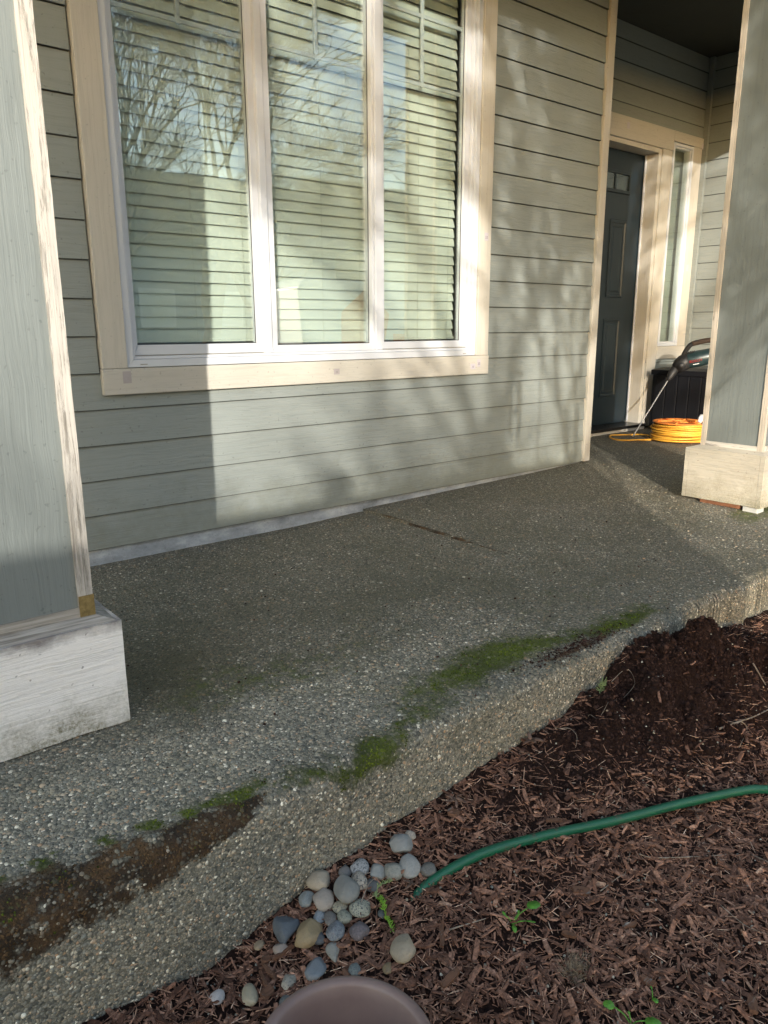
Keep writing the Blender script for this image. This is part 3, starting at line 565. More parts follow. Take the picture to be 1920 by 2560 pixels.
for d in ((lx0,lx1,lz0,lz0+.022),(lx0,lx1,lz1-.022,lz1),(lx0,lx0+.022,lz0+.022,lz1-.022),(lx1-.022,lx1,lz0+.022,lz1-.022)): lf.box(d[0],d[1],y-.014,y+.002,d[2],d[3])
for q_ in (1,2): xx=lx0+(lx1-lx0)*q_/3; lf.box(xx-.009,xx+.009,y-.010,y+.002,lz0+.022,lz1-.022)
B('lite_frame',lf,M['door'],door,bev=.002)
for q_ in range(3): a=lx0+.022+(lx1-lx0-.044)*q_/3; bx('pane',M['glass_clear'],door,a+.004,a+(lx1-lx0-.044)/3-.004,y-.003,y-.001,lz0+.02,lz1-.02,bev=0)
hd=MB().tube([(4.46,y,1.0),(4.46,y-.05,1.0)],.012,12).lathe([(0,0),(.028,0),(.03,.01),(.02,.022),(0,.025)],(4.46,y-.05,.99),20); B('handle',hd,M['metal'],door,True)
# sidelight window
side=empty('sidelight_window',(5.6,T,.68),None,None); side.parent=house; side.matrix_parent_inverse=Matrix.Translation(-house.location); [side.pop(k_,None) for k_ in ('label','category')]
def fr2(name,x0,x1,z0,z1,y0,y1,w_,mat=M['vinyl']):
    mb=MB(); O=[(x0,z0),(x1,z0),(x1,z1),(x0,z1)]; I=[(x0+w_,z0+w_),(x1-w_,z0+w_),(x1-w_,z1-w_),(x0+w_,z1-w_)]
    for i in range(4): j=(i+1)%4; mb.prism([O[i],O[j],I[j],I[i]],1,y0,y1)
    return B(name,mb,mat,side,bev=.002)
fr2('outer_frame',5.472,5.756,.682,2.160,T-.006,T+.06,.022); fr2('inner_frame',5.4945,5.7335,.7045,2.1375,T+.004,T+.055,.012)
bx('pane',M['glass'],side,5.505,5.7225,T+.014,T+.018,.718,2.124,bev=0)
bx('return',M['room'],side,5.45,5.4595,T+.03,T+.11,.66,2.2,bev=0); bx('return',M['room'],side,5.7905,5.80,T+.03,T+.11,.66,2.2,bev=0); bx('curtain',simple('grey_curtain',(.26,.28,.25),.8,.1),side,5.46,5.79,T+.10,T+.11,.66,2.2,bev=0)
bx('sticker',M['stickerl'],side,5.80,5.832,T-.0015,T-.0003,1.26,1.31,bev=.0004); bx('sticker',M['stickerl'],side,4.86,4.892,T-.0075,T-.0063,2.16,2.20,bev=.0004); bx('sticker',M['stickerl'],side,5.865,5.9,T-.0075,T-.0063,2.16,2.20,bev=.0004)
# ceiling, beam, roof
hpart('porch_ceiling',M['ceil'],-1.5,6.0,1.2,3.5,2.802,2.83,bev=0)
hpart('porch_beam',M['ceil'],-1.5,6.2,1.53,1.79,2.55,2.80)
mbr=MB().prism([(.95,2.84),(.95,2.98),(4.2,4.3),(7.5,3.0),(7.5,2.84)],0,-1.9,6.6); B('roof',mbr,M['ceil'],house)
hpart('gutter_board',M['trimx'],-1.9,6.6,.92,.949,2.82,2.98)
hb=MB().box(-1.2,3.6,3.7,7,0,2.8).box(3.6,6.2,3.7,7,-.2,2.8); B('house_core',hb,M['siding'],house)
# ------------------------------------------------------------------ porch columns
def column(px0,px1,py0,py1,z0,zp,cx0,cx1,cy0,cy1,label,trim,tw,pm,side_trim):
    t=empty('porch_column',((px0+px1)/2,(py0+py1)/2,z0),label,'column')
    e=.0
    # plinth boards, mitred, slightly warped
    def board(a,b,c,d):
        bm=bmesh.new(); me=MB().box(a,b,c,d,z0,zp).mesh('plinth_board'); bm.from_mesh(me)
        bmesh.ops.subdivide_edges(bm,edges=bm.edges,cuts=14,use_grid_fill=True)
        for v in bm.verts:
            q=noise.noise(v.co*9)*.0022+noise.noise(v.co*40)*.0008; v.co+=Vector((q if abs(v.co.x-(px0+px1)/2)>.17 else 0,q if abs(v.co.y-(py0+py1)/2)>.17 else 0,q*.8))
        bm.to_mesh(me); bm.free(); return link('plinth_board',me,pm,t,smooth=False)
    th=.02
    board(px0,px1,py0,py0+th); board(px0,px0+th,py0+th+.001,py1-th-.001); board(px1-th,px1,py0+th+.001,py1-th-.001); board(px0,px1,py1-th,py1)
    # sloped cap
    o=.003; A=[(px0+o,py0+o,zp-.002),(px1-o,py0+o,zp-.002),(px1-o,py1-o,zp-.002),(px0+o,py1-o,zp-.002)]; Bq=[(cx0-.002,cy0-.002,zp+.014),(cx1+.002,cy0-.002,zp+.014),(cx1+.002,cy1+.002,zp+.014),(cx0-.002,cy1+.002,zp+.014)]
    B('plinth_cap',MB().add(A+Bq,[(i,(i+1)%4,4+(i+1)%4,4+i) for i in range(4)]+[(4,5,6,7),(3,2,1,0)]),M['ledge'] if pm==M['plinth'] else pm,t)
    # panel core
    pz=zp+.035; top=2.55; rc=.006
    B('panel',MB().box(cx0+rc,cx1-rc,cy0+rc,cy1-rc,zp+.012,top),M['panel'],t)
    # base trim ledge
    bt=MB().box(cx0+.001,cx1-.001,cy0+.001,cy0+rc,zp+.012,pz).box(cx0+.001,cx0+rc,cy0+rc,cy1-rc,zp+.012,pz).box(cx1-rc,cx1-.001,cy0+rc,cy1-rc,zp+.012,pz)
    B('base_trim',bt,side_trim,t)
    # corner trims (ragged weathered edges)
    for (sx,sy) in ((0,0),(1,0),(0,1),(1,1)):
        bm=bmesh.new()
        a=cx0 if sx==0 else cx1; b=cy0 if sy==0 else cy1; dx=tw*(1 if sx==0 else -1); dy=tw*(1 if sy==0 else -1)
        poly=[(a,b),(a+dx,b),(a+dx,b+dy*.3),(a+dx*.3,b+dy*.3),(a+dx*.3,b+dy),(a,b+dy)]
        mb=MB(); zs=np.linspace(zp+.014,top,60)
        for i,z in enumerate(zs):
            for (x_,y_) in poly:
                jx=noise.noise(Vector((x_*9,y_*9,z*22)))*.0016; mb.v.append((x_+jx,y_+jx,z))
        for i in range(59):
            for k in range(6): mb.f.append((i*6+k,i*6+(k+1)%6,(i+1)*6+(k+1)%6,(i+1)*6+k))
        mb.f.append(tuple(range(6))); mb.f.append(tuple(59*6+k for k in range(6)))
        B('corner_trim',mb,trim,t)
    return t
lc=column(.12,.500,1.490,1.87,.004,.236,.165,.457,1.522,1.83,'sage green panelled porch column at the left with peeling white corner trim and grimy plinth',M['weath'],.030,M['plinth'],M['ledge'])
B('rotten_trim_end',MB().box(.4275,.4585,1.5205,1.553,.249,.295),simple('bare_rotten_wood',(.20,.145,.06),.9,.1,.35,120,.001),lc)
rc_=column(3.362,3.74,1.462,1.838,.035,.272,3.395,3.70,1.495,1.785,'sage green panelled porch column at the right with beige trim standing on shims',M['weath_far'],.024,M['plinth_r'],M['weathx'])
for x_,y_,z_,r_ in ((.43,1.4895,.145,.0030),(.44,1.4895,.083,.0036),(.36,1.4895,.19,.002),(.155,1.4895,.10,.003)):
    B('nail_head',MB().lathe([(0,0),(r_,0),(r_,.001)],(0,0,0),10),M['nail'],lc).matrix_world=Matrix.Translation((x_,y_-.0015,z_))@Matrix.Rotation(math.pi/2,4,'X')
for y_,z_ in ((1.63,.14),(1.74,.10),(1.66,.17)):
    B('nail_head',MB().lathe([(.0,0),(.004,0),(.004,.001)],(0,0,0),10),M['nail'],rc_).matrix_world=Matrix.Translation((3.3605,y_,z_))@Matrix.Rotation(-math.pi/2,4,'Y')
tag(bx('wood_shim',M['shim'],None,3.375,3.45,1.56,1.75,.015,.034,bev=.001),'thin reddish wood shim wedged under the right column plinth','shim')
bb=MB().box(3.375,3.44,1.475,1.545,.004,.0345); tag(B('foam_block',bb,M['whitecaulk'],bev=.004),'small white block propping the near corner of the right column plinth','block')
# ------------------------------------------------------------------ deck box
db=empty('deck_box',(5.55,2.75,.045),'black resin deck box with vertical grooves standing against the entry side wall','storage box')
bx0,bx1,by0,by1=5.30,5.86,2.05,3.23; zf=.05; zl=.50
B('tub',MB().box(bx0+.02,bx1,by0,by1,zf,zl),M['boxp'],db)
nb_=12
for i in range(nb_):
    a=by0+.02+(by1-by0-.04)*i/nb_; b=a+(by1-by0-.04)/nb_-.006; bx('front_rib',M['boxp'],db,bx0+.008,bx0+.021,a,b,zf+.02,zl-.03,bev=.003)
for i in range(5):
    a=bx0+.04+i*.10; bx('side_rib',M['boxp'],db,a,a+.094,by1-.001,by1+.008,zf+.02,zl-.03,bev=.003)
bx('lid_rim',M['boxp'],db,bx0,bx1+.005,by0-.01,by1+.01,zl-.028,zl+.012,bev=.005)
B('lid',MB().add([(bx0+.01,by0,zl+.0125),(bx1,by0,zl+.0125),(bx1,by1,zl+.0125),(bx0+.01,by1,zl+.0125),(bx0+.06,by0+.06,zl+.03),(bx1-.04,by0+.06,zl+.03),(bx1-.04,by1-.06,zl+.03),(bx0+.06,by1-.06,zl+.03)],[(3,2,1,0),(4,5,6,7),(0,1,5,4),(1,2,6,5),(2,3,7,6),(3,0,4,7)]),M['boxp'],db,bev=.004)
# ------------------------------------------------------------------ rotary hammer leaning with its long bit on the floor
dr=empty('hammer_drill',(5.15,2.99,.46),'dark rotary hammer drill lying on the deck box with its long bit reaching the floor','power tool')
tip=Vector((4.858,3.074,.05)); nose=Vector((5.14,2.995,.455)); ax=(nose-tip).normalized()
bxs=MB(); 
pts=[tip.lerp(nose,i/30) for i in range(31)]
bxs.tube(pts,.0052,8); B('drill_bit',bxs,M['metal'],dr,True)
fl=MB(); q1=ax.orthogonal().normalized(); q2=ax.cross(q1)
for ph in (0,math.pi):
    L=(nose-tip).length; fl.tube([tip+ax*(L*.9*i/120)+(q1*math.cos(i*.55+ph)+q2*math.sin(i*.55+ph))*.0052 for i in range(121)],.0018,5)
B('bit_flute',fl,M['metal'],dr,True)
# body axis: flattens towards the box top, pointing to the right
bd=Vector((.30,-.50,.13)).normalized()   # direction of motor body
n0=nose; ax2=(ax*.55+bd*.45).normalized()
B('chuck',MB().tube([n0-ax*.012,n0,n0+ax*.02,n0+ax*.05,n0+ax*.085,n0+ax*.10],[.010,.016,.024,.029,.031,.027],18),M['rubber'],dr,True)
c0=n0+ax*.095
B('gear_housing',MB().tube([c0,c0+ax2*.03,c0+ax2*.07,c0+ax2*.11+bd*.01],[.036,.052,.060,.054],20),M['rubber'],dr,True)
c1=c0+ax2*.09
B('motor_body',MB().tube([c1,c1+bd*.02,c1+bd*.10,c1+bd*.11,c1+bd*.2,c1+bd*.22],[.050,.058,.060,.058,.058,.046],22),M['tool'],dr,True)
B('motor_cap',MB().tube([c1+bd*.195,c1+bd*.23,c1+bd*.27,c1+bd*.285],[.058,.064,.060,.040],20),M['rubber'],dr,True)
up=Vector((-.25,.05,1)); up=(up-bd*up.dot(bd)).normalized()
hp=[c1+up*.045-bd*.01,c1+up*.085+bd*.02,c1+up*.115+bd*.06,c1+up*.118+bd*.14,c1+up*.112+bd*.20,c1+up*.085+bd*.235,c1+up*.04+bd*.24]
def cr(P,n=6):
    P=[Vector(p) for p in P]; o=[]
    for i in range(len(P)-1):
        a,b,c,d=P[max(i-1,0)],P[i],P[i+1],P[min(i+2,len(P)-1)]
        for k in range(n):
            t=k/n; o.append(.5*((2*b)+(c-a)*t+(2*a-5*b+4*c-d)*t*t+(3*b-a-3*c+d)*t**3))
    return o+[P[-1]]
B('handle_loop',MB().tube(cr(hp),.017,12),M['rubber'],dr,True)
B('grip',MB().tube(cr(hp[2:5]),0.0185,12),M['brownhandle'],dr,True)
sidev=bd.cross(up).normalized()
toc=Vector((-1,-.4,.25)); 
if sidev.dot(toc)<0: sidev=-sidev
B('side_knob',MB().tube([c0+ax2*.05+sidev*.03,c0+ax2*.05+sidev*.06],[.028,.024],18),M['rubber'],dr,True)
for i in range(5):
    p=c1+bd*(.0+i*.012)+up*.047+sidev*.02; B('vent_rib',MB().tube([p,p+up*.022+bd*.02],.0035,6),M['rubber'],dr)
def strip(name,cen,u_,v_,n_,w_,h_,mat):
    A=[cen+u_*a*w_/2+v_*b*h_/2+n_*c for c in (0,.0015) for a,b in ((-1,-1),(1,-1),(1,1),(-1,1))]
    return B(name,MB().add(A,[(0,3,2,1),(4,5,6,7),(0,1,5,4),(1,2,6,5),(2,3,7,6),(3,0,4,7)]),mat,dr)
def tool_text(s,size,cen,mat):
    cu=bpy.data.curves.new('print','FONT'); cu.body=s; cu.size=size; cu.align_x='CENTER'; cu.align_y='CENTER'; cu.extrude=.0004
    t=bpy.data.objects.new('tmp',cu); C.objects.link(t); dg=bpy.context.evaluated_depsgraph_get(); me=bpy.data.meshes.new_from_object(t.evaluated_get(dg)); bpy.data.objects.remove(t)
    Mx=Matrix.Identity(4); nn=sidev; uu=bd; vv=nn.cross(uu)
    for i in range(3): Mx[i][0]=uu[i]; Mx[i][1]=vv[i]; Mx[i][2]=nn[i]; Mx[i][3]=cen[i]
    me.transform(Mx); return link('print',me,mat,dr)
tool_text('BOSCH',.026,c1+bd*.065+sidev*.0605,M['red'])
strip('small_print',c1+bd*.065+sidev*.057-up*.024,bd,up,sidev,.04,.005,M['whitep'])
# power cord of the drill
B('power_cord',MB().tube(cr([c1+bd*.28,c1+bd*.33-up*.03,Vector((5.26,2.62,.30)),Vector((5.22,2.60,.12)),Vector((5.05,2.68,.20))]),.0035,6),M['rubber'],dr,True)
# ------------------------------------------------------------------ cord reel
rl=empty('cord_reel',(4.97,2.765,.045),'yellow extension cord wound on an orange reel lying flat by the right column','cord reel')
rcx,rcy=4.968,2.767
for i,zz in enumerate((.058,.176)):
    n_=48; mb=MB().lathe([(.05,-.003),(.187,-.003),(.193,-.001),(.193,.004),(.185,.006),(.178,.003),(.06,.003),(.05,.003),(.05,-.003)],(rcx,rcy,zz+.0*i),n_); B('reel_disc',mb,M['orange'],rl,True)
B('hub_ring',MB().lathe([(.05,-.1),(.062,-.1),(.062,.018),(.048,.020),(.045,.0),(.05,-.1)],(rcx,rcy,.165),36),M['orange'],rl,True)
for k in range(6):
    a=k*math.pi/3+.3; B('raised_rib',MB().tube([(rcx+.065*math.cos(a),rcy+.065*math.sin(a),.184),(rcx+.165*math.cos(a),rcy+.165*math.sin(a),.182)],.005,6),M['orange'],rl,True)
co=MB(); rnd=random.Random(3); zz=.064; lay=0
for layer in range(9):
    z=.064+layer*.0118; base=.182 if layer not in (0,1) else .198
    for j in range(2):
        ph=rnd.uniform(0,6); am=rnd.uniform(.004,.014); th_=rnd.uniform(.002,.010); rr=base-j*.012+rnd.uniform(-.005,.006)
        co.tube([(rcx+(rr+am*math.sin(2*a+ph))*math.cos(a),rcy+(rr+am*math.sin(2*a+ph))*math.sin(a),z+th_*math.sin(a+ph*2)) for a in np.linspace(0,2*math.pi,49)],.0062,7)
B('wound_cord',co,M['yellow'],rl,True)
B('plug_end',MB().tube([(rcx-.03,rcy-.15,.19),(rcx-.01,rcy-.145,.215),(rcx+.01,rcy-.14,.235)],[.014,.018,.012],10),M['whitep'],rl,True)
lp=[]
for a in np.linspace(-.35,2*math.pi-.25,40):
    lp.append((4.80+.165*math.cos(a-.6)*1.0,3.045+.150*math.sin(a-.6),.053+.004*math.sin(3*a)))
lp.append((4.99,2.93,.06)); 
B('loose_loop',MB().tube(lp,.0062,8),M['yellow'],rl,True)
# ------------------------------------------------------------------ hose and pot
HP=[(.79,.900,-.226),(.854,.904,-.205),(.969,.883,-.201),(1.117,.838,-.204),(1.28,.779,-.215),(1.467,.722,-.230),(1.633,.662,-.244),(1.682,.631,-.247),(1.8,.56,-.247),(2.1,.40,-.247),(2.6,.2,-.247)]
hz=soilz(np.array([p[0] for p in HP]),np.array([p[1] for p in HP]))
HP2=[(p[0],p[1],(float(ground(p[0],p[1]))*.6-.223*.4+(.017 if i>1 else .017-.014*(2-i)))) for i,p in enumerate(HP)]
tag(B('garden_hose',MB().tube(cr(HP2,8),.0099,14),M['hose'],smooth=True),'green garden hose with dirt specks curving across the mulch','hose')
pc=(.430,.607,0); pr=.1165
pot=empty('plant_pot',(pc[0],pc[1],-.27),'round mauve brown plastic pot rim at the bottom edge','pot')
prof=[(.082,-.262),(.098,-.10),(.104,-.09),(.109,-.085),(.1155,-.058),(.1165,-.052),(.1155,-.0475),(.110,-.046),(.1045,-.0475),(.1015,-.052),(.0995,-.07),(.096,-.11),(.090,-.20)]
B('pot_wall',MB().lathe(prof,pc,96),M['pot'],pot,True)
B('potting_soil',MB().lathe([(.0,-.175),(.05,-.172),(.0915,-.18)],pc,40),M['soil'],pot,True)
# ------------------------------------------------------------------ stones
def ico(sub):
    bm=bmesh.new(); bmesh.ops.create_icosphere(bm,subdivisions=sub,radius=1); V=[v.co.copy() for v in bm.verts]; F=[tuple(v.index for v in f.verts) for f in bm.faces]; bm.free(); return V,F
IV,IF=ico(4)
RT=Vector((math.cos(ya),-math.sin(ya),0)); FW=Vector((math.sin(ya),math.cos(ya),0))
def stone(x,y,z,w_,h_,col,spk,label,kind='egg',rot=0,flat=.62,sink=.25,seed=0,name='river_stone'):
    rs=random.Random(seed*7+3); a=w_/2; b=h_/2*1.18; c=min(a,b)*flat*1.05
    vs=[]; so=Vector((rs.uniform(0,50),rs.uniform(0,50),rs.uniform(0,50)))
    cuts=[(Vector((rs.gauss(0,1),rs.gauss(0,1),rs.gauss(0,.8)+.3)).normalized(),rs.uniform(.66,.88)) for _ in range({'egg':5,'tri':6,'box':8,'rough':10}[kind])]
    for v in IV:
        p=v.copy()
        for nn,dd in cuts:
            e=p.dot(nn)-dd
            if e>0: p-=nn*e*.75
        if kind=='tri':
            k=1-.48*(p.y+.15); p.x*=k; p.x+=0
        if kind=='egg': p.x*=1-.13*p.y
        q=1+.07*noise.noise(p*1.3+so)+.018*noise.noise(p*4+so)+(.05*noise.noise(p*2.6+so) if kind=='rough' else 0)
        vs.append((p.x*a*q*1.06,p.y*b*q*1.06,p.z*c*q))
    m=bpy.data.meshes.new(name); m.from_pydata(vs,[],IF); m.materials.append(M['stone']); m.polygons.foreach_set('use_smooth',[True]*len(m.polygons))
    o=bpy.data.objects.new(name,m); C.objects.link(o)
    zg=float(soilz(np.array([x]),np.array([y]))[0]); zz=max(z,zg)
    o.location=(x,y,zz+c*(1-sink*1.2)); o.rotation_euler=(rs.uniform(-.12,.12),rs.uniform(-.12,.12),-ya+rot); o.color=(col[0]*1.09,col[1]*1.0,col[2]*.88,spk)
    tag(o,label,'stone','river stones heaped beside the slab'); return o
GR=(.235,.245,.25); LG=(.33,.33,.32); TN=(.36,.30,.22); BG=(.165,.19,.215); PL=(.40,.37,.33); PU=(.165,.15,.165); DK=(.15,.155,.15); CR=(.42,.40,.34)
SL=[
(.853,.997,-.204,.049,.038,(.26,.28,.29),.0,'large smooth blue grey stone with a crease at the pile top by the slab','rough',.0),
(.885,1.006,-.2,.024,.019,PL,.5,'small pale pinkish speckled stone behind the topmost large grey stone','egg',0),
(.834,.951,-.211,.041,.045,(.32,.335,.34),.15,'pale oblong stone with a cluster of black spots on its right face','egg',.3),
(.861,.924,-.213,.033,.025,DK,.35,'dark speckled flat stone beside the hose end','egg',0),
(.803,.961,-.212,.037,.036,(.30,.31,.285),.3,'pale grey green oval stone leaning left of the black spotted stone','egg',.6),
(.777,.98,-.213,.033,.031,(.29,.31,.315),.0,'light bluish stone with a tan crease and angular left corner','box',0),
(.759,1.012,-.212,.036,.032,(.36,.38,.40),1.,'white stone densely peppered with black specks at the back of the pile','egg',0),
(.734,1.027,-.213,.024,.026,(.17,.17,.175),.0,'small smooth dark grey cone shaped stone against the slab','tri',0),
(.739,.986,-.216,.036,.034,(.40,.375,.33),1.,'cream granite stone with dark flecks behind the big plain grey stone','egg',0),
(.705,.982,-.22,.049,.052,(.235,.245,.24),.0,'biggest plain mid grey rounded stone in the middle of the pile','box',.2),
(.754,.965,-.219,.029,.023,(.12,.13,.14),.0,'dark slate stone half hidden right of the big grey stone','egg',0),
(.684,1.039,-.223,.047,.043,(.38,.345,.285),.1,'beige three cornered stone leaning on the slab','tri',-.3),
(.666,1.004,-.23,.043,.043,(.35,.325,.30),.1,'rounded beige grey stone with a shallow dent in the pile','egg',.2),
(.644,1.029,-.236,.031,.027,(.24,.28,.30),.25,'small bluish green stone with a white vein touching the slab','rough',0),
(.68,.967,-.228,.029,.023,(.37,.35,.27),.8,'small tan speckled oval stone under the big grey stone','egg',0),
(.704,.938,-.225,.041,.032,(.33,.345,.29),1.,'greenish white granite block with dark flecks at the right of the pile','box',0),
(.671,.944,-.233,.027,.023,(.27,.285,.235),.8,'small pale green speckled stone above the purple stone','egg',0),
(.654,.965,-.236,.027,.031,(.19,.185,.18),.4,'dark taupe tilted stone wedged in the pile centre','tri',.5),
(.645,.984,-.238,.022,.026,(.26,.305,.35),.3,'small light blue stone between the dented stone and taupe stone','egg',-.3),
(.583,1.008,-.254,.046,.055,(.13,.155,.185),.05,'large dark slate blue pointed stone at the left end','tri',math.pi),
(.608,.97,-.249,.047,.055,(.35,.275,.165),.08,'large ochre tan angular stone beside the slate blue stone','rough',-.4),
(.644,.934,-.241,.032,.034,(.20,.225,.26),.55,'blue grey pitted stone with a white chip on its right side','egg',0),
(.677,.906,-.235,.034,.032,(.16,.14,.155),.45,'purplish grey pitted round stone lying alone below the granite block','egg',0),
(.617,.948,-.25,.025,.019,(.09,.10,.115),.0,'dark flat stone sunk behind the ochre stone','egg',0),
(.62,.907,-.250,.024,.035,(.33,.335,.315),.15,'white and grey sliver of stone pointing down below the pitted stones','tri',math.pi+.2),
(.713,.826,-.245,.043,.046,(.40,.345,.265),.1,'smooth sandy egg shaped stone lying alone on the mulch','egg',-.3),
(.558,.984,-.262,.027,.021,(.36,.31,.28),.1,'whitish stone under a wood chip at the left','rough',0),
(.582,.906,-.260,.034,.039,(.21,.24,.275),.1,'blue grey stone with a dark wet patch among the chips','egg',-.4),
(.535,.922,-.268,.024,.032,(.37,.355,.31),.55,'mottled cream stone half buried above the pot','rough',-.3),
(.627,.855,-.254,.021,.023,(.17,.20,.205),.6,'small dark teal spotted stone right of the cream stones','egg',0),
(.596,.854,-.256,.02,.023,(.38,.38,.33),.25,'small pale stone touching a chip just above the pot','egg',0),
(.672,.819,-.247,.017,.019,(.27,.21,.13),.1,'small brown oval stone left of the sandy egg stone','egg',-.5),
(.567,.866,-.262,.016,.012,(.45,.38,.34),.1,'small pale pink stone peeking over the pot rim','egg',0),
(.512,.893,-.270,.022,.019,(.14,.15,.15),.5,'dark speckled stone left of the pot rim','egg',0),
(.730,.908,-.230,.014,.016,(.12,.135,.14),.1,'small dark stone under the bright green sedum','egg',0),
(.43,.979,-.285,.023,.023,(.52,.51,.53),.1,'small white shell like stone near the bottom left of the bed','egg',-.4),
(.474,.947,-.280,.026,.040,(.42,.39,.30),.03,'smooth pale cream kidney shaped stone in the chips','egg',.35),
(.537,1.025,-.267,.019,.017,(.34,.28,.20),.05,'small beige stone by the slab foot','rough',0),
]
for i,s_ in enumerate(SL): stone(*s_[:9],rot=s_[9],seed=i,sink=.28 if i!=25 else .15,flat=.7)
for (x,y,r_,i) in ((.985,.955,.009,0),(1.03,.99,.006,1),(1.0,.82,.0055,2),(1.12,.82,.0045,3)): pass
# ------------------------------------------------------------------ bark pieces, twigs, leaves
def barkpiece(x,y,L,W_,rot,label,seed):
    rs=random.Random(seed); bm=bmesh.new(); me=MB().box(-L/2,L/2,-W_/2,W_/2,-.0025,.0035).mesh('bark_piece'); bm.from_mesh(me); bmesh.ops.subdivide_edges(bm,edges=bm.edges,cuts=5,use_grid_fill=True)
    so=Vector((seed*3.1,1,2))
    for v in bm.verts:
        e=abs(v.co.x)/(L/2); v.co.y*=1-.35*e*e*rs.uniform(.6,1.1); q=noise.noise(v.co*90+so); v.co+=Vector((q*.003,noise.noise(v.co*120+so)*.002,noise.noise(v.co*70+so*2)*.002+.004*e*e*rs.uniform(0,.6)))
    bm.to_mesh(me); bm.free(); me.transform(Matrix.Identity(4)); me.materials.append(M['bark']); o=bpy.data.objects.new('bark_piece',me); C.objects.link(o)
    z=float(soilz(np.array([x]),np.array([y]))[0]); o.location=(x,y,z+.008); o.rotation_euler=(rs.uniform(-.2,.2),rs.uniform(-.15,.15),rot-ya); tag(o,label,'bark chunk','larger bark pieces lying on the mulch')
BP=[(.996,.992,.022,.026,1.2,'reddish square bark chunk near the foot of the slab'),(1.082,.722,.036,.018,.05,'orange brown split bark block alone below the hose'),(.743,.739,.040,.013,.75,'long brown bark piece above the right of the pot'),(1.173,.856,.045,.008,.0,'pale flat bark strip just behind the hose'),
(.787,.806,.050,.008,1.5,'dark upright bark sliver right of the sandy stone'),(1.089,.617,.030,.008,.4,'brown bark stick below the orange block'),(1.008,.53,.028,.012,-.9,'rust coloured bark flake near the lower seedlings'),(1.093,.391,.03,.014,1.2,'bark flake at the bottom right edge'),
(.979,.671,.026,.009,-.5,'rounded brown bark flake near the dry grass tuft'),(.52,.96,.040,.007,-.9,'long tan wood splinter left of the mottled stone'),(.505,.953,.042,.006,-1.1,'second tan splinter crossing beside the mottled stone'),(.555,.972,.042,.006,.6,'thin wood chip resting on the whitish stone'),
(.608,.853,.026,.008,-1.0,'tan wood chip between the two small stones above the pot'),(.642,.905,.030,.008,.5,'brown chip below the pitted stone'),(.528,.985,.016,.014,.3,'square orange brown chip below the slate blue stone'),(.495,.925,.022,.016,.9,'dull brown bark lump near the kidney stone')]
for i,b_ in enumerate(BP): barkpiece(*b_,seed=i+1)
def twig(pts,r_,label,mat='twig'):
    xs_=np.array([p[0] for p in pts]); ys_=np.array([p[1] for p in pts]); zz=soilz(xs_,ys_)
    P=[Vector((p[0],p[1],zz[i]+.007+(p[2] if len(p)>2 else 0))) for i,p in enumerate(pts)]; Q=cr(P,5); mb=MB().tube(Q,[r_*(1-.6*i/len(Q)) for i in range(len(Q))],6)
    tag(B('twig',mb,M[mat],smooth=True),label,'twig','dry twigs on the mulch')
twig([(1.118,.702),(1.183,.701),(1.194,.697),(1.246,.72)],.0011,'thin bent pale straw right of the orange bark block')
twig([(1.253,.703),(1.282,.678),(1.393,.615),(1.42,.60)],.0016,'long pale stalk lying across the mulch at the right below the hose')
twig([(1.393,.615),(1.375,.60),(1.364,.594)],.0008,'short side straw under the long pale stalk')
twig([(1.467,.568),(1.458,.53),(1.45,.50)],.0014,'pale brown stick at the right edge below the stalk')
twig([(1.272,.538),(1.253,.479),(1.264,.442)],.0008,'dark curved stem at the lower right')
twig([(.802,.803),(.84,.792),(.878,.784)],.0016,'tan stick left of the leafy weed')
twig([(1.769,.804),(1.816,.773),(1.892,.772),(1.973,.767)],.0028,'forked grey twig on the right side of the soil heap')
twig([(1.816,.773),(1.826,.759),(1.767,.748)],.0018,'lower fork of grey twig on the soil heap')
twig([(2.08,.871,.005),(2.081,.817)],.0025,'short grey stick at the right edge of the soil heap')
twig([(1.598,1.019),(1.645,1.006,.012),(1.638,.975,.01),(1.595,.978)],.0009,'looped dry tendril on the crest of the soil heap')
twig([(1.37,1.01),(1.39,.991,.01),(1.382,.964,.004),(1.36,.95)],.0010,'dry root sprig near the slab left of the heap')
twig([(1.488,1.008),(1.463,.985,.01),(1.47,.965),(1.501,.961)],.0009,'spindly dry root below the green sprig')
twig([(.70,.935,.012),(.735,.953,.02),(.765,.965,.012)],.0012,'thin straw leaning over the stones beside the sedum')
def leafmesh(L,Wd,mat,parent,loc,rz,tilt,scal=0,name='leaf',n_=14,roll=0):
    mb=MB(); vs=[(0,0,0)]; ring=[]
    for i in range(n_+1):
        a=math.pi*i/n_; 
    pts=[]
    for i in range(n_):
        a=2*math.pi*i/n_; x_=L/2-L/2*math.cos(a); w_=Wd/2*math.sin(a)*(1+.12*math.cos(a)); s_=1+scal*(1 if i%2 else -1)
        pts.append((x_,w_*s_,.10*abs(w_)+.12*x_*x_/L*-1))
    for th_ in (.0,-.0004):
        b=len(mb.v); mb.v.append((L*.5,0,-.02*L+th_)); mb.v+= [(p[0],p[1],p[2]+th_) for p in pts]
        for i in range(n_): mb.f.append((b,b+1+i,b+1+(i+1)%n_))
    for i in range(n_): mb.f.append((1+i,1+(i+1)%n_,n_+2+(i+1)%n_,n_+2+i))
    me=mb.mesh(name); me.transform(Matrix.Translation(loc)@Matrix.Rotation(rz,4,'Z')@Matrix.Rotation(-tilt,4,'Y')@Matrix.Rotation(roll,4,'X')); return link(name,me,mat,parent,smooth=True)
def sz(x,y): return float(soilz(np.array([x]),np.array([y]))[0])
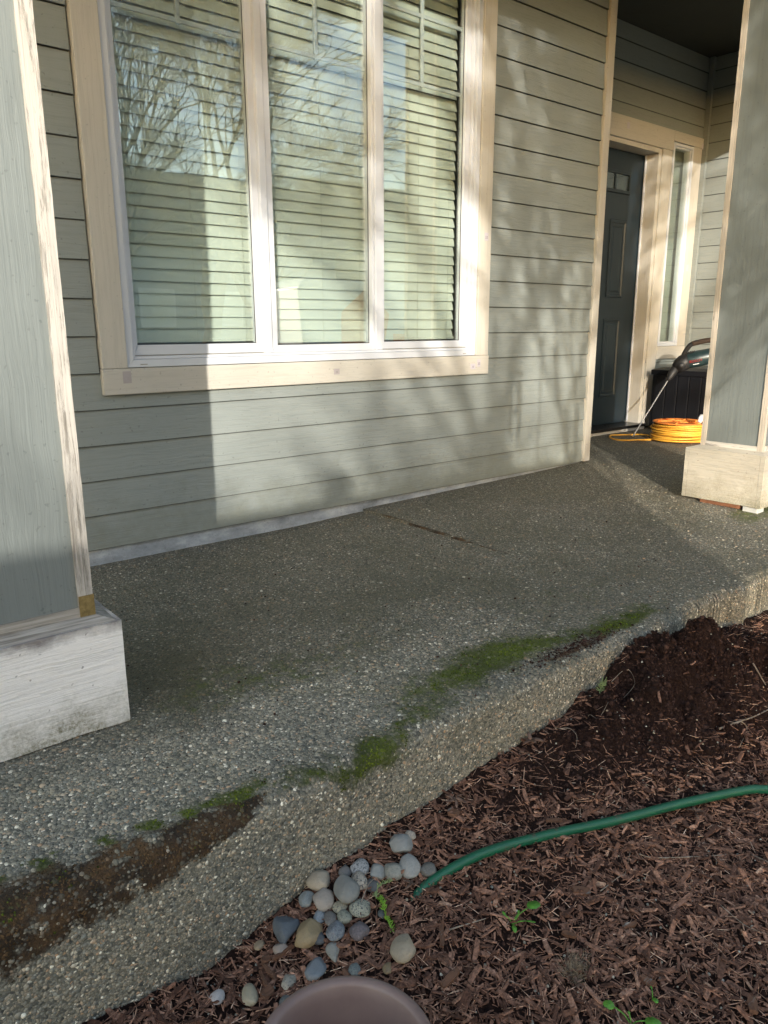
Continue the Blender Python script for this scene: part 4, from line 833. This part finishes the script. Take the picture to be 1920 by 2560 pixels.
def weed(x,y,leaves,label):
    z=sz(x,y); t=empty('weed_seedling',(x,y,z),label,'weed')
    for dx,dy,h,L,W_,rz in leaves:
        P=[Vector((x,y,z)),Vector((x+dx*.4,y+dy*.4,z+h*.7)),Vector((x+dx,y+dy,z+h))]
        B('stem',MB().tube(cr(P,4),.0010,6),M['leaf'],t,True); leafmesh(L,W_,M['leaf'],t,P[-1],rz,.15,.07,roll=random.uniform(-.3,.3))
    return t
def dirv(ax_,ay): v=RT*ax_+FW*ay; return v.x,v.y
def WL(l): return [(*dirv(a,b),h,L,W_,math.atan2(*dirv(c,d)[::-1])) for a,b,h,L,W_,(c,d) in l]
weed(.916,.752,WL([(.030,.012,.028,.026,.024,(1,.5)),(.022,-.002,.012,.020,.006,(1,-.2)),(.0,-.010,.010,.018,.009,(0,-1)),(-.012,.006,.016,.012,.005,(-.5,1)),(.012,.010,.018,.008,.005,(.2,1))]),'leafy green weed with one large scalloped leaf below the hose')
weed(.922,.505,WL([(-.024,.014,.022,.018,.016,(-1,.4)),(.004,-.012,.012,.014,.010,(.3,-1)),(.02,-.004,.014,.026,.018,(1,-.4)),(.0,.01,.012,.006,.004,(0,1))]),'low green weed with three round leaves near the bottom right edge')
weed(.979,.502,WL([(.002,-.002,.014,.010,.008,(0,-1)),(.0,.008,.022,.006,.003,(0,1))]),'tiny upright seedling right of the three leaved weed')
def sedum(pts,label,mat='sedum',nl=26,ll=.009,cat='plant',name='sedum_sprig'):
    z0=[sz(p[0],p[1]) for p in pts]; P=cr([Vector((p[0],p[1],z0[i]+.006+p[2])) for i,p in enumerate(pts)],8); t=empty(name,P[0],label,cat)
    B('stem',MB().tube(P,.0008,6),M[mat],t,True); mb=MB(); rs=random.Random(int(pts[0][0]*1000))
    for i in range(nl*3):
        p=P[int(i/(nl*3)*(len(P)-1))]; d=Vector((rs.gauss(0,1),rs.gauss(0,1),rs.gauss(.5,.6))).normalized(); l=ll*rs.uniform(.6,1.1); mb.tube([p,p+d*l*.6,p+d*l+Vector((0,0,l*.2))],[.0006,.0009,.0003],4)
    B('needle_leaves',mb,M[mat],t); return t
sedum([(.745,.930,.004),(.737,.915,.012),(.728,.892,.010),(.722,.868,.004)],'bright lime green trailing sedum beside the stones')
sedum([(.775,.938,.012),(.752,.943,.018),(.735,.930,.010)],'smaller yellow green sedum sprig arching beside the purple stone',nl=12,mat='palesprig')
sedum([(1.537,1.012,0),(1.540,1.008,.02),(1.538,1.006,.032)],'pale green needle sprig against the slab by the soil heap',nl=16,mat='palesprig',ll=.016)
def tuft(x,y,k,r_,h,label):
    mb=MB(); rs=random.Random(5)
    for i in range(k):
        a=rs.uniform(0,6.28); q=rs.uniform(0,r_); px,py=x+q*math.cos(a),y+q*math.sin(a)*.7; z=sz(px,py) if i%12==0 else z; d=Vector((rs.gauss(0,.7),rs.gauss(0,.7),rs.uniform(.25,1))).normalized()*h*rs.uniform(.4,1)
        mb.tube([(px,py,z),Vector((px,py,z))+d*.6,Vector((px,py,z))+d+Vector((0,0,-.002))],[.0005,.0004,.0002],3)
    tag(B('dry_grass_tuft',mb,M['straw']),label,'dry grass')
tuft(.935,.625,420,.034,.026,'tuft of matted straw coloured dead grass in the mulch')
for i,(x,y,s_,lb) in enumerate([(.812,.915,.020,'crumpled dry brown leaf at the cut end of the hose'),(1.30,1.035,.030,'star shaped dead leaf at the slab foot left of the heap'),(1.03,1.02,.026,'curled dead leaf beside the slab above the reddish bark'),(.905,.60,.014,'small dead leaf curl near the grass tuft'),(1.47,.70,.02,'dry leaf scrap right of the stalk')]):
    t=empty('dry_leaf',(x,y,sz(x,y)),lb,'dead leaf')
    for k in range(5): leafmesh(s_,s_*.32,M['dryleaf'],t,(x,y,sz(x,y)+.008+.002*k),k*1.05+i,random.uniform(-.2,.6),0,'lobe',10,random.uniform(-.6,.6))
# ------------------------------------------------------------------ trees (bare)
def tree_mesh(seed,H,spread=.5,depth=5,rtrunk=.13,fork=.28,up=.25,nb=(3,5),lean=(0,0),tmin=.006):
    rs=random.Random(seed); tr=MB(); br=MB()
    def grow(p,d,L,r_,lv):
        nseg=5 if lv<3 else 3; P=[p.copy()]; R_=[r_]; q=p.copy(); dd=d.copy()
        for i in range(nseg):
            dd=(dd+Vector((rs.gauss(0,1),rs.gauss(0,1),rs.gauss(0,.6)))*(.10+.03*lv)+Vector((0,0,up*.12))).normalized(); q=q+dd*L/nseg; P.append(q.copy()); R_.append(r_*(1-.62*(i+1)/nseg))
        (tr if lv<2 else br).tube(P,R_,8 if lv<2 else (5 if lv<3 else 3),cap=False)
        if lv>=depth: return
        m=rs.randint(*nb)+(2 if lv>=2 else 0)
        for k in range(m):
            f_=rs.uniform(fork if lv==0 else .25,1.0) if k else 1.0
            idx=f_*nseg; i=min(int(idx),nseg-1); pp=P[i].lerp(P[i+1],idx-i); rr=R_[i]+(R_[i+1]-R_[i])*(idx-i)
            ax_=Vector((rs.gauss(0,1),rs.gauss(0,1),rs.gauss(0,.5))); ax_=(ax_-dd*ax_.dot(dd)).normalized(); s_=spread*rs.uniform(.6,1.35); nd=(dd*math.cos(s_)+ax_*math.sin(s_)).normalized()
            grow(pp,nd,L*rs.uniform(.55,.82),max(rr*.70,tmin),lv+1)
    grow(Vector((0,0,0)),Vector((*lean,1)).normalized(),H*.34,rtrunk,0)
    return tr,br
def tree(loc,rz,mesh,label,sc=1,group='bare trees standing in the yard'):
    t=empty('bare_tree',loc,label,'tree',group)
    for nm,me in zip(('trunk','crown'),mesh):
        o=bpy.data.objects.new(nm,me); C.objects.link(o); o.parent=t
    t.rotation_euler=(0,0,rz); t.scale=(sc,)*3; return t
def mk(*a,**k):
    tr,br=tree_mesh(*a,**k); r_=[]
    for nm,mb in (('trunk',tr),('crown',br)):
        me=bpy.data.meshes.new(nm); me.from_pydata(mb.v,[],mb.f); me.materials.append(M['treebark']); me.polygons.foreach_set('use_smooth',[True]*len(me.polygons)); r_.append(me)
    return r_
TA=mk(11,7.5,.50,5,.12,.4,.3,(3,4)); TB=mk(23,9.5,.40,5,.19,.30,.3,(3,4),tmin=.007); TC=mk(5,8,.55,5,.12,.3,.12,(3,4),tmin=.007); TE=mk(77,8.5,.42,4,.13,.4,.3,(2,3),tmin=.012)
TD=mk(41,8.2,.27,5,.12,.72,.5,(3,4),tmin=.011); tree((-3.35,-6.1,-.42),3.6,TD,'second narrow bare tree beside the one behind the fence',1.05)
tree((-.34,-2.45,-.42),.4,TD,'small bare tree in front of the fence, nearest the viewer',.64)
tree((-7.1,-8.3,-.42),2.1,TC,'taller bare tree further behind the fence')
tree((5.5,-6.2,-.42),1.0,TB,'thick forked bare tree mirrored in the left window pane')
tree((7.6,-8.6,-.42),3.0,TC,'wide twiggy bare tree mirrored in the middle window pane')
tree((3.9,-9.8,-.42),4.0,TA,'slender bare tree mirrored at the left edge of the window')
tree((4.6,-7.2,-.42),2.5,TB,'second thick bare tree close beside the forked one mirrored in the left pane',.9)
tree((11.5,-13.5,-.42),5.0,TC,'distant spreading bare tree across the road',1.1)
# ------------------------------------------------------------------ unseen fence with capped posts, added to shade the lower porch
fn=empty('shade_fence',(-3,-3,-.4),'tall weathered board fence added unseen behind the viewer to shade the porch','fence')
M['fence']=weathered('fence_board','z',(.25,.2,.15),.6); FT=1.66
meb=MB().box(-.07,.07,-.01,.01,-.42,FT).mesh('fence_board'); meb.materials.append(M['fence']); k=0; x=-8.0
while x<-.65:
    o=bpy.data.objects.new('fence_board',meb); C.objects.link(o); o.parent=fn; o.matrix_parent_inverse=Matrix.Translation(-fn.location); o.location=(x,-3,random.uniform(-.006,.006)); x+=.1425
for px,kd in ((-2.25,'ball'),(-1.16,'peak'),(-4.2,'ball'),(-6.1,'ball')):  # caps added for the round and peaked shadows they drop on the siding
    p=bx('fence_post',M['fence'],fn,px-.05,px+.05,-2.985,-2.88,-.42,FT+.0)
    if kd=='ball': B('shadow_cap',MB().lathe([(0,0),(.05,0),(.04,.02),(.06,.04),(.068,.065),(.06,.09),(.04,.105),(0,.11)],(px,-2.93,FT),20),M['fence'],p,True)
    else: B('shadow_cap',MB().lathe([(0,0),(.075,0),(.075,.05),(0,.14)],(px,-2.93,FT),4),M['fence'],p)
# wind chime on a garden hook
hk=empty('wind_chime',(.65,-.6,-.26),'tubular wind chime hanging from a black garden hook behind the viewer','wind chime'); cx,cy=.655,-.60
B('hook_pole',MB().tube(cr([(cx+.20,cy,-.26),(cx+.20,cy,1.5),(cx+.19,cy,1.66),(cx+.1,cy,1.74),(cx,cy,1.70),(cx,cy,1.66)]),.005,8),M['rubber'],hk,True)
B('top_disc',MB().lathe([(0,0),(.05,0),(.05,.012),(0,.012)],(cx,cy,1.50),20),M['rubber'],hk); B('hanger',MB().tube([(cx,cy,1.51),(cx,cy,1.68)],.001,4),M['rubber'],hk)
for i,(dx,L) in enumerate(((-.048,.26),(-.018,.30),(.012,.33),(.045,.29))): B('chime_tube',MB().tube([(cx+dx,cy+(.015 if i%2 else -.015),1.46),(cx+dx,cy+(.015 if i%2 else -.015),1.46-L)],.009,10),M['metal'],hk,True)
B('striker',MB().lathe([(0,0),(.03,0),(.03,.015),(0,.015)],(cx,cy,1.29),16),M['rubber'],hk)
# ------------------------------------------------------------------ street side, seen mirrored in the glass
road=MB().box(-60,80,-17,-11,-.45,-.405); tag(B('road',road,simple('asphalt',(.05,.05,.052),.85,.2,.2,3)),kind='structure')
def far_house(x0,x1,y1,h,rh,col,label):
    t=empty('far_house',((x0+x1)/2,y1,-.4),label,'house','houses across the road'); y0=y1-9; wm=simple('far_wall',col,.8,.2); rm=simple('far_roof',(.10,.095,.09),.9,.1)
    B('wall',MB().box(x0,x1,y0,y1,-.4,h),wm,t); ym=(y0+y1)/2
    B('roof',MB().prism([(y0-.5,h+.01),(y1+.5,h+.01),(y1+.5,h+.15),(ym,h+rh),(y0-.5,h+.15)],0,x0-.5,x1+.5),rm,t)
    x=x0+1.0
    while x<x1-1.8:
        f_=B('window',MB().box(x,x+1.3,y1,y1+.06,.9,2.2),M['vinyl'],t); B('pane',MB().box(x+.08,x+1.22,y1+.05,y1+.07,.98,2.12),M['glass_clear'],f_); x+=2.8
    dx=(x0+x1)/2-.5; B('garage_door',MB().box(x1-3.3,x1-.5,y1,y1+.07,-.4,.7),M['vinyl'],t)
far_house(-2,7.5,-21,3.6,3.0,(.35,.33,.3),'beige low house across the road, left of the row'); far_house(9.5,19,-21,3.8,3.2,(.2,.24,.27),'blue grey house across the road with a dark roof'); far_house(21,33,-21,4.0,3.6,(.4,.38,.33),'cream house across the road, right of the row')
# parked van with orange lettering panels
vn=empty('parked_van',(9.9,-7.6,-.42),'white delivery van with orange side panels parked on the drive','van')
vb=[(-1.0+9.0,0),(12.9,0),(12.9,1.2),(12.5,2.0),(8.0,2.1)]
B('body',MB().prism([(8.0,-.10),(12.9,-.10),(13.0,.55),(12.6,.85),(11.9,1.55),(11.5,1.72),(8.1,1.75),(7.95,1.6)],1,-8.5,-6.8),M['vinyl'],vn,bev=.04)
B('orange_panel',MB().prism([(8.9,.35),(9.9,.35),(10.1,1.1),(9.5,1.6),(8.9,1.1)],1,-6.8,-6.79),M['orange'],vn); B('orange_panel',MB().box(10.2,11.2,-6.8,-6.79,.2,.7),M['orange'],vn)
B('windscreen',MB().prism([(11.95,.9),(12.5,.9),(11.95,1.5)],1,-6.8,-6.78),M['seal'],vn)
for xx in (8.8,12.0): 
    o=B('wheel',MB().lathe([(0,-.1),(.33,-.1),(.34,-.05),(.34,.05),(.33,.1),(0,.1)],(0,0,0),24),M['rubber'],vn,True); o.matrix_world=Matrix.Translation((xx,-6.9,-.08))@Matrix.Rotation(math.pi/2,4,'X')
